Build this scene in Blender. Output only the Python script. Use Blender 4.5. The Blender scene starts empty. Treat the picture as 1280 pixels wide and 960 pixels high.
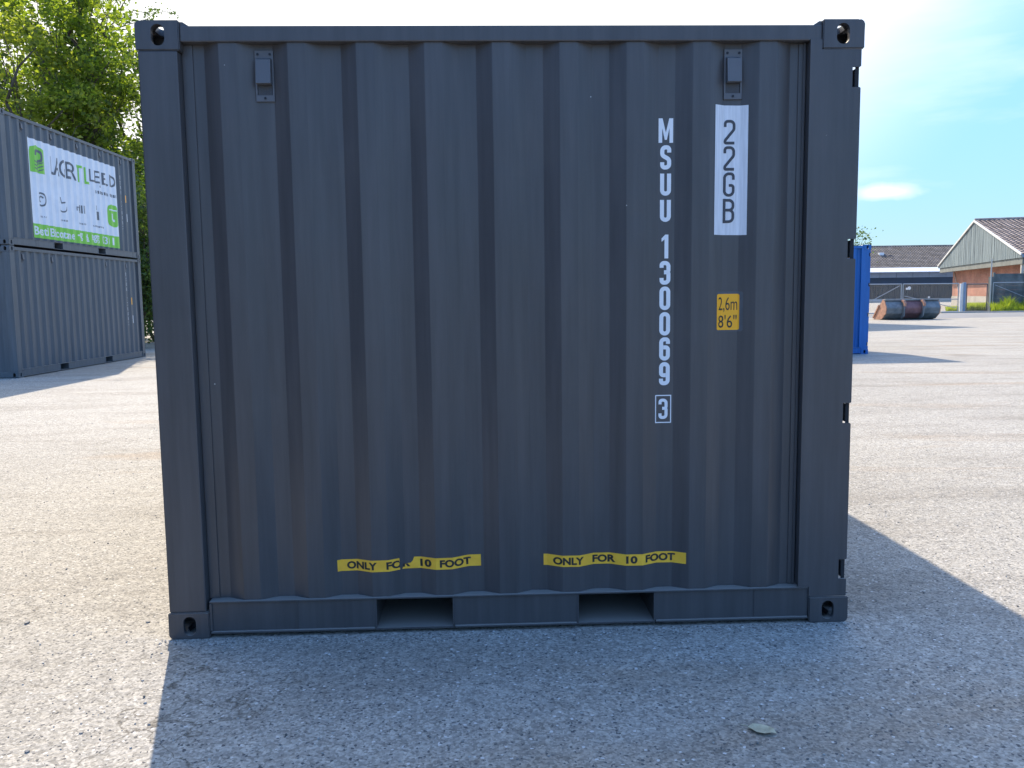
import bpy, bmesh, math, random
import numpy as np
from mathutils import Vector, Matrix
C = bpy.context
S = C.scene
COL = S.collection
random.seed(7)
R = math.radians

# ------------------------------------------------------------------ camera
CAM = Vector((1.3836, -3.5322, 1.4611)); YAW, PIT, ROL, FPX = 0.0343, -0.1038, -0.0129, 1040.0
_f = Vector((math.sin(YAW) * math.cos(PIT), math.cos(YAW) * math.cos(PIT), math.sin(PIT)))
_r0 = Vector((math.cos(YAW), -math.sin(YAW), 0)); _u0 = _r0.cross(_f)
_r = _r0 * math.cos(ROL) + _u0 * math.sin(ROL)
_u = _u0 * math.cos(ROL) - _r0 * math.sin(ROL)
cam = bpy.data.cameras.new('camera'); camo = bpy.data.objects.new('camera', cam); COL.objects.link(camo)
cam.sensor_width = 36; cam.lens = 36 * FPX / 1280; cam.clip_end = 3000; cam.clip_start = 0.05
M3 = Matrix((_r, _u, -_f)).transposed()
camo.matrix_world = Matrix.Translation(CAM) @ M3.to_4x4()
S.camera = camo
# ------------------------------------------------------------------ light
SUND = Vector((-0.316, 1.06, 1.0)).normalized()      # towards the sun
EL = math.asin(SUND.z); AZ = math.atan2(SUND.x, SUND.y)
w = bpy.data.worlds.new('World'); S.world = w; w.use_nodes = True
nt = w.node_tree; nt.nodes.clear()
sky = nt.nodes.new('ShaderNodeTexSky'); sky.sky_type = 'NISHITA'; sky.sun_disc = False
sky.sun_elevation = EL; sky.sun_rotation = AZ
sky.air_density = 1.0; sky.dust_density = 0.5; sky.ozone_density = 2.6; sky.altitude = 50
bg = nt.nodes.new('ShaderNodeBackground'); bg.inputs[1].default_value = 0.15
out = nt.nodes.new('ShaderNodeOutputWorld')
# thin fair-weather cloud low in the sky, laid out by direction
tc = nt.nodes.new('ShaderNodeTexCoord')
mp = nt.nodes.new('ShaderNodeMapping'); mp.inputs['Scale'].default_value = (2.2, 2.2, 11)
nz = nt.nodes.new('ShaderNodeTexNoise'); nz.inputs['Scale'].default_value = 2.3; nz.inputs['Detail'].default_value = 6
nz.inputs['Roughness'].default_value = 0.55
rp = nt.nodes.new('ShaderNodeValToRGB'); rp.color_ramp.elements[0].position = 0.52; rp.color_ramp.elements[1].position = 0.78
ax = nt.nodes.new('ShaderNodeMapping'); ax.vector_type = 'POINT'
cdir = (_f + _r * (1108 - 640) / FPX - _u * (240 - 480) / FPX).normalized()
sub = nt.nodes.new('ShaderNodeVectorMath'); sub.operation = 'SUBTRACT'; sub.inputs[1].default_value = cdir
scl = nt.nodes.new('ShaderNodeVectorMath'); scl.operation = 'MULTIPLY'; scl.inputs[1].default_value = (1 / 0.026, 1 / 0.026, 1 / 0.0065)
ln = nt.nodes.new('ShaderNodeVectorMath'); ln.operation = 'LENGTH'
n2 = nt.nodes.new('ShaderNodeTexNoise'); n2.inputs['Scale'].default_value = 30; n2.inputs['Detail'].default_value = 4
ad = nt.nodes.new('ShaderNodeMath'); ad.operation = 'MULTIPLY_ADD'; ad.inputs[1].default_value = 1.4
ad2 = nt.nodes.new('ShaderNodeMapRange'); ad2.inputs[1].default_value = 2.3; ad2.inputs[2].default_value = 0.9; ad2.inputs[4].default_value = 0.85
mx = nt.nodes.new('ShaderNodeMath'); mx.operation = 'MULTIPLY_ADD'; mx.inputs[1].default_value = 0.25
mixc = nt.nodes.new('ShaderNodeMixRGB'); mixc.inputs[2].default_value = (2.4, 2.45, 2.5, 1)
L_ = nt.links.new
L_(tc.outputs['Generated'], mp.inputs[0]); L_(mp.outputs[0], nz.inputs[0]); L_(nz.outputs[0], rp.inputs[0])
L_(tc.outputs['Generated'], sub.inputs[0]); L_(sub.outputs[0], scl.inputs[0]); L_(scl.outputs[0], ln.inputs[0])
L_(tc.outputs['Generated'], n2.inputs[0]); L_(n2.outputs[0], ad.inputs[0]); L_(ln.outputs['Value'], ad.inputs[2])
L_(ad.outputs[0], ad2.inputs[0])
L_(rp.outputs[0], mx.inputs[0]); L_(ad2.outputs[0], mx.inputs[2])
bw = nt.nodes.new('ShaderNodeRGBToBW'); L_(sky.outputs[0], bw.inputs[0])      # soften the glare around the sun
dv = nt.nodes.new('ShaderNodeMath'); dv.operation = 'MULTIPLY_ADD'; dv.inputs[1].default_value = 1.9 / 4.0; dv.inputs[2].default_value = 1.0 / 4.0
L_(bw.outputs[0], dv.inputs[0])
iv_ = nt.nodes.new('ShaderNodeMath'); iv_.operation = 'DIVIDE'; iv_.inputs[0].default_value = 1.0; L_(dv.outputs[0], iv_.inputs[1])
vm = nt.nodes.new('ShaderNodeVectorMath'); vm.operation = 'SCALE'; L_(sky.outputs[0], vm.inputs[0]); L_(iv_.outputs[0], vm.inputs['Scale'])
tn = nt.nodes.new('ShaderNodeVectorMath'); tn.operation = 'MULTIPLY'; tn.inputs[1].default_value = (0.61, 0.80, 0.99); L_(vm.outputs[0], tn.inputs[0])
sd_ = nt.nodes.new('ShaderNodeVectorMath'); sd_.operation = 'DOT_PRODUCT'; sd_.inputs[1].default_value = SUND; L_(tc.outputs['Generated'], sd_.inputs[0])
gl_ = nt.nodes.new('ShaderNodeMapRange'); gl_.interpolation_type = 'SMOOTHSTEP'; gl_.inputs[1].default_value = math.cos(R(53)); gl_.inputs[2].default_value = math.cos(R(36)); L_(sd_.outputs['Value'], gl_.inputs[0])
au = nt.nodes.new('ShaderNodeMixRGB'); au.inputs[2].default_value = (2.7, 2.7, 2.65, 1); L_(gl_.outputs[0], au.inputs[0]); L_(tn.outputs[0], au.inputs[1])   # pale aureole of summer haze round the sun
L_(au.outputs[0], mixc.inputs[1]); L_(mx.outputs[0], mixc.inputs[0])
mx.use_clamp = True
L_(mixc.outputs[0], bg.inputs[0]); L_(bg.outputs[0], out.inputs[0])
sl = bpy.data.lights.new('sun', 'SUN'); sl.energy = 2.0; sl.angle = R(0.55); sl.color = (1.0, 0.87, 0.70)
so = bpy.data.objects.new('sun', sl); COL.objects.link(so)
so.rotation_euler = (-SUND).to_track_quat('-Z', 'Y').to_euler()
so.location = (0, 0, 30)
S.view_settings.view_transform = 'Standard'; S.view_settings.look = 'None'
S.view_settings.gamma = 1.0; S.view_settings.exposure = 1.9
S.render.engine = 'CYCLES'

def at(px, py, d):                     # a point d metres ahead of the camera
    return CAM + d * (_f + _r * (px - 640) / FPX - _u * (py - 480) / FPX)
def ground_at(px, py, z=0.0):
    v = _f + _r * (px - 640) / FPX - _u * (py - 480) / FPX
    return CAM + v * ((z - CAM.z) / v.z)
def cf(lat, dep, z=0.0):               # metres to the right of / ahead of the camera on the ground
    return Vector((CAM.x + lat * math.cos(YAW) + dep * math.sin(YAW), CAM.y - lat * math.sin(YAW) + dep * math.cos(YAW), z))

# ------------------------------------------------------------------ materials
def mat(name, col, rough=0.6, var=0.0, vscale=3.0, bump=0.0, bscale=40.0, metal=0.0, spec=0.5, col2=None, stretch=(1, 1, 1), detail=5.0):
    m = bpy.data.materials.new(name); m.use_nodes = True
    n = m.node_tree; b = n.nodes['Principled BSDF']
    b.inputs['Base Color'].default_value = (*col, 1); b.inputs['Roughness'].default_value = rough
    b.inputs['Metallic'].default_value = metal; b.inputs['Specular IOR Level'].default_value = spec
    t = n.nodes.new('ShaderNodeTexCoord'); mpn = n.nodes.new('ShaderNodeMapping'); mpn.inputs['Scale'].default_value = stretch
    n.links.new(t.outputs['Object'], mpn.inputs[0])
    if var > 0 or col2:
        z = n.nodes.new('ShaderNodeTexNoise'); z.inputs['Scale'].default_value = vscale; z.inputs['Detail'].default_value = detail
        z.inputs['Roughness'].default_value = 0.65
        n.links.new(mpn.outputs[0], z.inputs[0])
        rmp = n.nodes.new('ShaderNodeValToRGB')
        c1 = tuple(c * (1 - var) for c in col); c2 = col2 or tuple(min(1, c * (1 + var)) for c in col)
        rmp.color_ramp.elements[0].position = 0.35; rmp.color_ramp.elements[0].color = (*c1, 1)
        rmp.color_ramp.elements[1].position = 0.66; rmp.color_ramp.elements[1].color = (*c2, 1)
        n.links.new(z.outputs[0], rmp.inputs[0]); n.links.new(rmp.outputs[0], b.inputs['Base Color'])
        mr = n.nodes.new('ShaderNodeMapRange'); mr.inputs[3].default_value = max(0.05, rough - 0.08); mr.inputs[4].default_value = min(1, rough + 0.1)
        n.links.new(z.outputs[0], mr.inputs[0]); n.links.new(mr.outputs[0], b.inputs['Roughness'])
    if bump > 0:
        z2 = n.nodes.new('ShaderNodeTexNoise'); z2.inputs['Scale'].default_value = bscale; z2.inputs['Detail'].default_value = 4
        n.links.new(mpn.outputs[0], z2.inputs[0])
        bp = n.nodes.new('ShaderNodeBump'); bp.inputs['Strength'].default_value = bump; bp.inputs['Distance'].default_value = 0.01
        n.links.new(z2.outputs[0], bp.inputs['Height']); n.links.new(bp.outputs[0], b.inputs['Normal'])
    return m

def paint_mat(name, col, rough=0.42, dust=0.25):
    """container paint: faint vertical rub marks, dust and small chips"""
    m = bpy.data.materials.new(name); m.use_nodes = True
    n = m.node_tree; b = n.nodes['Principled BSDF']; lk = n.links.new
    t = n.nodes.new('ShaderNodeTexCoord')
    m1 = n.nodes.new('ShaderNodeMapping'); m1.inputs['Scale'].default_value = (9, 9, 0.5)
    z1 = n.nodes.new('ShaderNodeTexNoise'); z1.inputs['Scale'].default_value = 2.2; z1.inputs['Detail'].default_value = 7; z1.inputs['Roughness'].default_value = 0.65
    lk(t.outputs['Object'], m1.inputs[0]); lk(m1.outputs[0], z1.inputs[0])
    r1 = n.nodes.new('ShaderNodeValToRGB'); r1.color_ramp.elements[0].position = 0.3; r1.color_ramp.elements[1].position = 0.75
    r1.color_ramp.elements[0].color = (*[c * 0.80 for c in col], 1); r1.color_ramp.elements[1].color = (*[c * 1.22 for c in col], 1)
    lk(z1.outputs[0], r1.inputs[0])
    z2 = n.nodes.new('ShaderNodeTexNoise'); z2.inputs['Scale'].default_value = 2.6; z2.inputs['Detail'].default_value = 8; z2.inputs['Roughness'].default_value = 0.7
    lk(t.outputs['Object'], z2.inputs[0])
    r2 = n.nodes.new('ShaderNodeMapRange'); r2.inputs[1].default_value = 0.5; r2.inputs[2].default_value = 0.8; r2.inputs[4].default_value = dust
    lk(z2.outputs[0], r2.inputs[0])
    mxd = n.nodes.new('ShaderNodeMixRGB'); mxd.inputs[2].default_value = (0.16, 0.145, 0.12, 1)
    lk(r2.outputs[0], mxd.inputs[0]); lk(r1.outputs[0], mxd.inputs[1])
    ng = n.nodes.new('ShaderNodeNewGeometry'); sz_ = n.nodes.new('ShaderNodeSeparateXYZ'); lk(ng.outputs['True Normal'], sz_.inputs[0])   # upward faces painted paler for light caught on ledges, with some dust
    dz = n.nodes.new('ShaderNodeMapRange'); dz.inputs[1].default_value = 0.6; dz.inputs[2].default_value = 0.95; dz.inputs[4].default_value = 0.9; lk(sz_.outputs[2], dz.inputs[0])
    mxl = n.nodes.new('ShaderNodeMixRGB'); mxl.inputs[2].default_value = (0.27, 0.25, 0.22, 1); lk(dz.outputs[0], mxl.inputs[0]); lk(mxd.outputs[0], mxl.inputs[1]); mxd = mxl
    vo = n.nodes.new('ShaderNodeTexVoronoi'); vo.inputs['Scale'].default_value = 5.0
    lk(t.outputs['Object'], vo.inputs[0])
    lt = n.nodes.new('ShaderNodeMath'); lt.operation = 'LESS_THAN'; lt.inputs[1].default_value = 0.014
    lk(vo.outputs['Distance'], lt.inputs[0])
    mxs = n.nodes.new('ShaderNodeMixRGB'); mxs.inputs[2].default_value = (0.45, 0.45, 0.43, 1)
    lk(lt.outputs[0], mxs.inputs[0]); lk(mxd.outputs[0], mxs.inputs[1]); lk(mxs.outputs[0], b.inputs['Base Color'])
    rr = n.nodes.new('ShaderNodeMapRange'); rr.inputs[3].default_value = rough - 0.06; rr.inputs[4].default_value = rough + 0.14
    lk(z2.outputs[0], rr.inputs[0]); lk(rr.outputs[0], b.inputs['Roughness'])
    z3 = n.nodes.new('ShaderNodeTexNoise'); z3.inputs['Scale'].default_value = 260; z3.inputs['Detail'].default_value = 2
    z4 = n.nodes.new('ShaderNodeTexNoise'); z4.inputs['Scale'].default_value = 3.2; z4.inputs['Detail'].default_value = 2
    lk(t.outputs['Object'], z3.inputs[0]); lk(t.outputs['Object'], z4.inputs[0])
    b1 = n.nodes.new('ShaderNodeBump'); b1.inputs['Strength'].default_value = 0.12; b1.inputs['Distance'].default_value = 0.0008
    b2 = n.nodes.new('ShaderNodeBump'); b2.inputs['Strength'].default_value = 0.5; b2.inputs['Distance'].default_value = 0.006
    lk(z4.outputs[0], b2.inputs['Height']); lk(b2.outputs[0], b1.inputs['Normal']); lk(z3.outputs[0], b1.inputs['Height'])
    lk(b1.outputs[0], b.inputs['Normal'])
    b.inputs['Specular IOR Level'].default_value = 0.45
    return m

M = {}
M['paint'] = paint_mat('anthracite_paint', (0.070, 0.068, 0.070), 0.34, 0.12)
M['paint_dull'] = paint_mat('grey_paint', (0.088, 0.100, 0.110), 0.42, 0.25)
M['paint_blue'] = paint_mat('blue_paint', (0.010, 0.115, 0.36), 0.45, 0.08)
M['dark'] = mat('dark_interior', (0.02, 0.022, 0.025), 0.9)
M['vent'] = mat('vent_plastic', (0.105, 0.11, 0.12), 0.5, 0.1)
M['screw'] = mat('screw_steel', (0.03, 0.03, 0.035), 0.4, metal=0.8)
M['white_vinyl'] = mat('white_vinyl', (0.78, 0.79, 0.80), 0.35, 0.05, 8)
M['label_vinyl'] = mat('label_vinyl', (0.68, 0.69, 0.71), 0.4, 0.10, 6, stretch=(20, 20, 1))
M['ink'] = mat('dark_ink', (0.05, 0.052, 0.06), 0.5)
M['black_ink'] = mat('black_ink', (0.02, 0.02, 0.02), 0.5)
M['yellow'] = mat('yellow_vinyl', (1.0, 0.51, 0.04), 0.35, 0.10, 14, bump=0.25, bscale=30)
M['amber'] = mat('amber_vinyl', (1.0, 0.44, 0.01), 0.35, 0.04, 8)
M['underlay'] = mat('old_sticker_trace', (0.085, 0.095, 0.105), 0.6, 0.2, 8)
M['banner'] = mat('banner_white', (0.70, 0.73, 0.76), 0.45, 0.05, 3)
M['green'] = mat('banner_green', (0.22, 0.56, 0.06), 0.45)
M['grey_ink'] = mat('banner_grey', (0.12, 0.13, 0.14), 0.5)
M['galv'] = mat('galvanised_steel', (0.34, 0.36, 0.37), 0.45, 0.12, 6, metal=0.6)
M['gate_dark'] = mat('gate_frame_paint', (0.10, 0.10, 0.10), 0.5, 0.1)
M['bluegrey'] = mat('bluegrey_paint', (0.17, 0.24, 0.33), 0.5, 0.1)
M['pale_pole'] = mat('pale_pole', (0.45, 0.43, 0.38), 0.6, 0.1)
M['rust'] = mat('rust', (0.40, 0.21, 0.14), 0.85, 0.3, 6, bump=0.4, bscale=30)
M['bucket'] = mat('bucket_steel', (0.15, 0.18, 0.19), 0.6, 0.3, 2.5, col2=(0.25, 0.26, 0.26), bump=0.3)
M['bucket_red'] = mat('bucket_primer', (0.20, 0.10, 0.10), 0.7, 0.3, 3)
M['bark'] = mat('bark', (0.09, 0.07, 0.05), 0.9, 0.3, 8, bump=0.8, bscale=20, stretch=(3, 3, 0.6))
M['twig'] = mat('twig', (0.13, 0.10, 0.075), 0.9)

def leaf_mat(name, a, b_, trans=0.5):
    m = bpy.data.materials.new(name); m.use_nodes = True; n = m.node_tree; n.nodes.clear(); lk = n.links.new
    o = n.nodes.new('ShaderNodeOutputMaterial')
    g = n.nodes.new('ShaderNodeNewGeometry'); t = n.nodes.new('ShaderNodeTexCoord')
    z = n.nodes.new('ShaderNodeTexNoise'); z.inputs['Scale'].default_value = 0.9; lk(t.outputs['Object'], z.inputs[0])
    mm = n.nodes.new('ShaderNodeMath'); mm.operation = 'MULTIPLY_ADD'; mm.inputs[1].default_value = 0.6
    mm2 = n.nodes.new('ShaderNodeMath'); mm2.operation = 'MULTIPLY'; mm2.inputs[1].default_value = 0.6
    lk(z.outputs[0], mm2.inputs[0]); lk(g.outputs['Random Per Island'], mm.inputs[0]); lk(mm2.outputs[0], mm.inputs[2])
    r = n.nodes.new('ShaderNodeValToRGB'); r.color_ramp.elements[0].color = (*a, 1); r.color_ramp.elements[1].color = (*b_, 1)
    r.color_ramp.elements[0].position = 0.25; r.color_ramp.elements[1].position = 0.85
    lk(mm.outputs[0], r.inputs[0])
    d = n.nodes.new('ShaderNodeBsdfPrincipled'); d.inputs['Roughness'].default_value = 0.5; d.inputs['Specular IOR Level'].default_value = 0.35
    tr = n.nodes.new('ShaderNodeBsdfTranslucent'); tcol = n.nodes.new('ShaderNodeMixRGB'); tcol.blend_type = 'MULTIPLY'
    tcol.inputs[0].default_value = 1; tcol.inputs[2].default_value = (2.6, 2.6, 0.7, 1)
    lk(r.outputs[0], d.inputs['Base Color']); lk(r.outputs[0], tcol.inputs[1]); lk(tcol.outputs[0], tr.inputs['Color'])
    mxn = n.nodes.new('ShaderNodeMixShader'); mxn.inputs[0].default_value = trans
    lk(d.outputs[0], mxn.inputs[1]); lk(tr.outputs[0], mxn.inputs[2]); lk(mxn.outputs[0], o.inputs[0])
    return m
M['leaf'] = leaf_mat('leaf', (0.045, 0.078, 0.02), (0.17, 0.22, 0.05), 0.58)
M['leaf2'] = leaf_mat('leaf_yellowish', (0.07, 0.10, 0.025), (0.21, 0.24, 0.06), 0.58)
M['leaf3'] = leaf_mat('leaf_dark', (0.025, 0.05, 0.018), (0.075, 0.12, 0.035), 0.4)
M['weed'] = leaf_mat('weed_blade', (0.10, 0.16, 0.02), (0.30, 0.34, 0.06), 0.4)

def ground_mat():
    m = bpy.data.materials.new('yard_surface'); m.use_nodes = True
    n = m.node_tree; b = n.nodes['Principled BSDF']; lk = n.links.new
    g = n.nodes.new('ShaderNodeTexCoord')
    def noise(s, d=5, r=0.6, vec=None, dist=0.0):
        z = n.nodes.new('ShaderNodeTexNoise'); z.inputs['Scale'].default_value = s; z.inputs['Detail'].default_value = d
        z.inputs['Roughness'].default_value = r; z.inputs['Distortion'].default_value = dist
        lk(vec or g.outputs['Object'], z.inputs[0]); return z.outputs[0]
    def ramp(src, p0, c0, p1, c1):
        r = n.nodes.new('ShaderNodeValToRGB'); r.color_ramp.elements[0].position = p0; r.color_ramp.elements[1].position = p1
        r.color_ramp.elements[0].color = (*c0, 1); r.color_ramp.elements[1].color = (*c1, 1); lk(src, r.inputs[0]); return r.outputs[0]
    def mix(mode, f, a, b2):
        x = n.nodes.new('ShaderNodeMixRGB'); x.blend_type = mode
        if isinstance(f, float): x.inputs[0].default_value = f
        else: lk(f, x.inputs[0])
        if isinstance(a, tuple): x.inputs[1].default_value = (*a, 1)
        else: lk(a, x.inputs[1])
        if isinstance(b2, tuple): x.inputs[2].default_value = (*b2, 1)
        else: lk(b2, x.inputs[2])
        return x.outputs[0]
    base = ramp(noise(0.35, 6, 0.6), 0.3, (0.31, 0.29, 0.25), 0.7, (0.385, 0.362, 0.315))
    # streaky wheel-worn patches
    mpn = n.nodes.new('ShaderNodeMapping'); mpn.inputs['Rotation'].default_value = (0, 0, R(-25)); mpn.inputs['Scale'].default_value = (0.5, 1.7, 1)
    lk(g.outputs['Object'], mpn.inputs[0])
    st = ramp(noise(0.9, 7, 0.62, mpn.outputs[0], 0.6), 0.48, (0, 0, 0), 0.72, (1, 1, 1))
    base = mix('MULTIPLY', st, base, (0.76, 0.74, 0.72))
    rs = ramp(noise(0.45, 5, 0.6, mpn.outputs[0], 1.0), 0.56, (0, 0, 0), 0.72, (0.6, 0.6, 0.6))
    base = mix('MULTIPLY', rs, base, (0.88, 0.68, 0.50))
    mid = ramp(noise(14, 5, 0.7), 0.3, (0.88, 0.88, 0.88), 0.7, (1.1, 1.1, 1.1))
    base = mix('MULTIPLY', 1.0, base, mid)
    # hairline cracks and darker oil spots
    cm = n.nodes.new('ShaderNodeMapping'); cm.inputs['Scale'].default_value = (0.42, 0.42, 0.42); lk(g.outputs['Object'], cm.inputs[0])
    wv = n.nodes.new('ShaderNodeMixRGB'); wv.blend_type = 'ADD'; wv.inputs[0].default_value = 0.35; lk(cm.outputs[0], wv.inputs[1])
    wn = n.nodes.new('ShaderNodeTexNoise'); wn.inputs['Scale'].default_value = 3.0; wn.inputs['Detail'].default_value = 6; lk(g.outputs['Object'], wn.inputs[0]); lk(wn.outputs['Color'], wv.inputs[2])
    cv = n.nodes.new('ShaderNodeTexVoronoi'); cv.feature = 'DISTANCE_TO_EDGE'; cv.inputs['Scale'].default_value = 1.0; lk(wv.outputs[0], cv.inputs[0])
    cr_ = ramp(cv.outputs['Distance'], 0.0, (1, 1, 1), 0.0035, (0, 0, 0)); cmask = ramp(noise(0.6, 2), 0.52, (0, 0, 0), 0.60, (1, 1, 1))
    cmul = mix('MULTIPLY', 1.0, cr_, cmask); base = mix('MULTIPLY', cmul, base, (0.45, 0.43, 0.40))
    ov = n.nodes.new('ShaderNodeTexVoronoi'); ov.inputs['Scale'].default_value = 0.8; lk(wv.outputs[0], ov.inputs[0])
    base = mix('MULTIPLY', ramp(ov.outputs['Distance'], 0.06, (.8, .8, .8), 0.16, (0, 0, 0)), base, (0.62, 0.60, 0.57))
    # grit: stones of different tone
    def grit(scale, lo, hi):
        v = n.nodes.new('ShaderNodeTexVoronoi'); v.inputs['Scale'].default_value = scale; v.inputs['Randomness'].default_value = 1
        lk(g.outputs['Object'], v.inputs[0])
        sp = n.nodes.new('ShaderNodeSeparateColor'); lk(v.outputs['Color'], sp.inputs[0])
        return v, ramp(sp.outputs[0], 0.0, (lo,) * 3, 1.0, (hi,) * 3), sp
    v1, g1, s1 = grit(115, 0.62, 1.34); v2, g2, s2 = grit(48, 0.86, 1.12)
    base = mix('MULTIPLY', 1.0, base, g1); base = mix('MULTIPLY', 1.0, base, g2)
    gt = n.nodes.new('ShaderNodeMath'); gt.operation = 'GREATER_THAN'; gt.inputs[1].default_value = 0.965
    lk(s1.outputs[1], gt.inputs[0])
    base = mix('MIX', gt.outputs[0], base, (0.10, 0.10, 0.10))
    gt2 = n.nodes.new('ShaderNodeMath'); gt2.operation = 'GREATER_THAN'; gt2.inputs[1].default_value = 0.993
    lk(s1.outputs[2], gt2.inputs[0])
    base = mix('MIX', gt2.outputs[0], base, (0.62, 0.60, 0.56))
    lk(base, b.inputs['Base Color']); b.inputs['Roughness'].default_value = 0.82; b.inputs['Specular IOR Level'].default_value = 0.3
    hs = n.nodes.new('ShaderNodeMath'); hs.operation = 'MULTIPLY_ADD'; hs.inputs[1].default_value = -0.5
    lk(v1.outputs['Distance'], hs.inputs[0]); lk(s1.outputs[0], hs.inputs[2])
    b1 = n.nodes.new('ShaderNodeBump'); b1.inputs['Strength'].default_value = 0.55; b1.inputs['Distance'].default_value = 0.003
    lk(hs.outputs[0], b1.inputs['Height'])
    b2_ = n.nodes.new('ShaderNodeBump'); b2_.inputs['Strength'].default_value = 0.6; b2_.inputs['Distance'].default_value = 0.02
    lk(noise(7, 6, 0.65), b2_.inputs['Height']); lk(b2_.outputs[0], b1.inputs['Normal'])
    lk(b1.outputs[0], b.inputs['Normal'])
    return m
M['yard'] = ground_mat()
M['asphalt'] = mat('asphalt', (0.19, 0.19, 0.19), 0.85, 0.15, 0.6, bump=0.3, bscale=60)
M['kerb'] = mat('kerb_concrete', (0.40, 0.37, 0.32), 0.8, 0.15, 2)

# ------------------------------------------------------------------ mesh helpers
def tag(o, label=None, cat=None, group=None, kind=None):
    if label: o['label'] = label
    if cat: o['category'] = cat
    if group: o['group'] = group
    if kind: o['kind'] = kind
    return o
def empty(name, loc=(0, 0, 0), rz=0.0, **k):
    o = bpy.data.objects.new(name, None); COL.objects.link(o); o.location = loc; o.rotation_euler = (0, 0, rz)
    o.empty_display_size = 0.2
    return tag(o, **k)
class MB:
    def __init__(s): s.bm = bmesh.new()
    def box(s, x0, x1, y0, y1, z0, z1, bev=0.0):
        b = bmesh.new(); bmesh.ops.create_cube(b, size=1)
        for v in b.verts:
            v.co = Vector(((x0 + x1) / 2 + v.co.x * (x1 - x0), (y0 + y1) / 2 + v.co.y * (y1 - y0), (z0 + z1) / 2 + v.co.z * (z1 - z0)))
        if bev > 0: bmesh.ops.bevel(b, geom=b.edges[:], offset=bev, segments=2, affect='EDGES', profile=0.6)
        s.join(b); return s
    def join(s, b, mw=None):
        me = bpy.data.meshes.new('tmp'); b.to_mesh(me); b.free()
        if mw is not None: me.transform(mw)
        s.bm.from_mesh(me); bpy.data.meshes.remove(me)
    def prism(s, pts, axis, a0, a1):
        """extrude a 2-D polygon: axis 'y' -> pts are (x,z); 'x' -> (y,z); 'z' -> (x,y)"""
        def P3(p, a):
            return {'y': (p[0], a, p[1]), 'x': (a, p[0], p[1]), 'z': (p[0], p[1], a)}[axis]
        A = [s.bm.verts.new(P3(p, a0)) for p in pts]; B = [s.bm.verts.new(P3(p, a1)) for p in pts]
        s.bm.faces.new(A); s.bm.faces.new(B[::-1])
        n = len(pts)
        for i in range(n): s.bm.faces.new((A[i], B[i], B[(i + 1) % n], A[(i + 1) % n]))
        return s
    def tube(s, p0, p1, r0, r1=None, seg=8):
        r1 = r0 if r1 is None else r1
        p0 = Vector(p0); p1 = Vector(p1); d = (p1 - p0); q = d.to_track_quat('Z', 'Y').to_matrix()
        rings = []
        for p, r in ((p0, r0), (p1, r1)):
            rings.append([s.bm.verts.new(p + q @ Vector((r * math.cos(2 * math.pi * i / seg), r * math.sin(2 * math.pi * i / seg), 0))) for i in range(seg)])
        for i in range(seg):
            s.bm.faces.new((rings[0][i], rings[0][(i + 1) % seg], rings[1][(i + 1) % seg], rings[1][i]))
        s.bm.faces.new(rings[0][::-1]); s.bm.faces.new(rings[1]); return s
    def bar(s, p0, p1, w, h):
        p0 = Vector(p0); p1 = Vector(p1); d = p1 - p0; q = d.to_track_quat('X', 'Z').to_matrix().to_4x4()
        b = bmesh.new(); bmesh.ops.create_cube(b, size=1)
        mw = Matrix.Translation((p0 + p1) / 2) @ q @ Matrix.Diagonal((d.length, w, h, 1))
        s.join(b, mw); return s
    def build(s, name, m, parent=None, smooth=False, label=None, fixn=True):
        if fixn: bmesh.ops.recalc_face_normals(s.bm, faces=s.bm.faces[:])
        me = bpy.data.meshes.new(name); s.bm.to_mesh(me); s.bm.free()
        return link(name, me, m, parent, smooth, label)
def link(name, me, m, parent=None, smooth=False, label=None):
    for mm in (m if isinstance(m, (list, tuple)) else [m]): me.materials.append(mm)
    if smooth:
        for p in me.polygons: p.use_smooth = True
    o = bpy.data.objects.new(name, me); COL.objects.link(o)
    if parent: o.parent = parent
    if label: o['label'] = label
    return o
def children(o): return [c for c in bpy.data.objects if c.parent == o]
def copy_tree(o, parent=None):
    c = o.copy(); COL.objects.link(c)
    if parent: c.parent = parent
    for ch in children(o): copy_tree(ch, c)
    return c

# ------------------------------------------------------------------ lettering
def fillet(pts, r, closed=False, seg=6):
    out = []; n = len(pts)
    for i, p in enumerate(pts):
        if not closed and i in (0, n - 1): out.append(Vector(p)); continue
        a, b, c = Vector(pts[i - 1]), Vector(p), Vector(pts[(i + 1) % n])
        d1 = (a - b); d2 = (c - b)
        ang = d1.angle(d2)
        rr = min(r, 0.49 * d1.length * math.tan(ang / 2), 0.49 * d2.length * math.tan(ang / 2)) if r > 0 else 0
        if rr <= 1e-6: out.append(b); continue
        t = rr / math.tan(ang / 2); p1 = b + d1.normalized() * t; p2 = b + d2.normalized() * t
        cen = b + (d1.normalized() + d2.normalized()).normalized() * (rr / math.sin(ang / 2))
        v1 = p1 - cen; v2 = p2 - cen; a1 = math.atan2(v1.y, v1.x); a2 = math.atan2(v2.y, v2.x)
        da = (a2 - a1 + math.pi) % (2 * math.pi) - math.pi
        for k in range(seg + 1):
            aa = a1 + da * k / seg; out.append(cen + Vector((math.cos(aa), math.sin(aa))) * rr)
    return out
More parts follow.
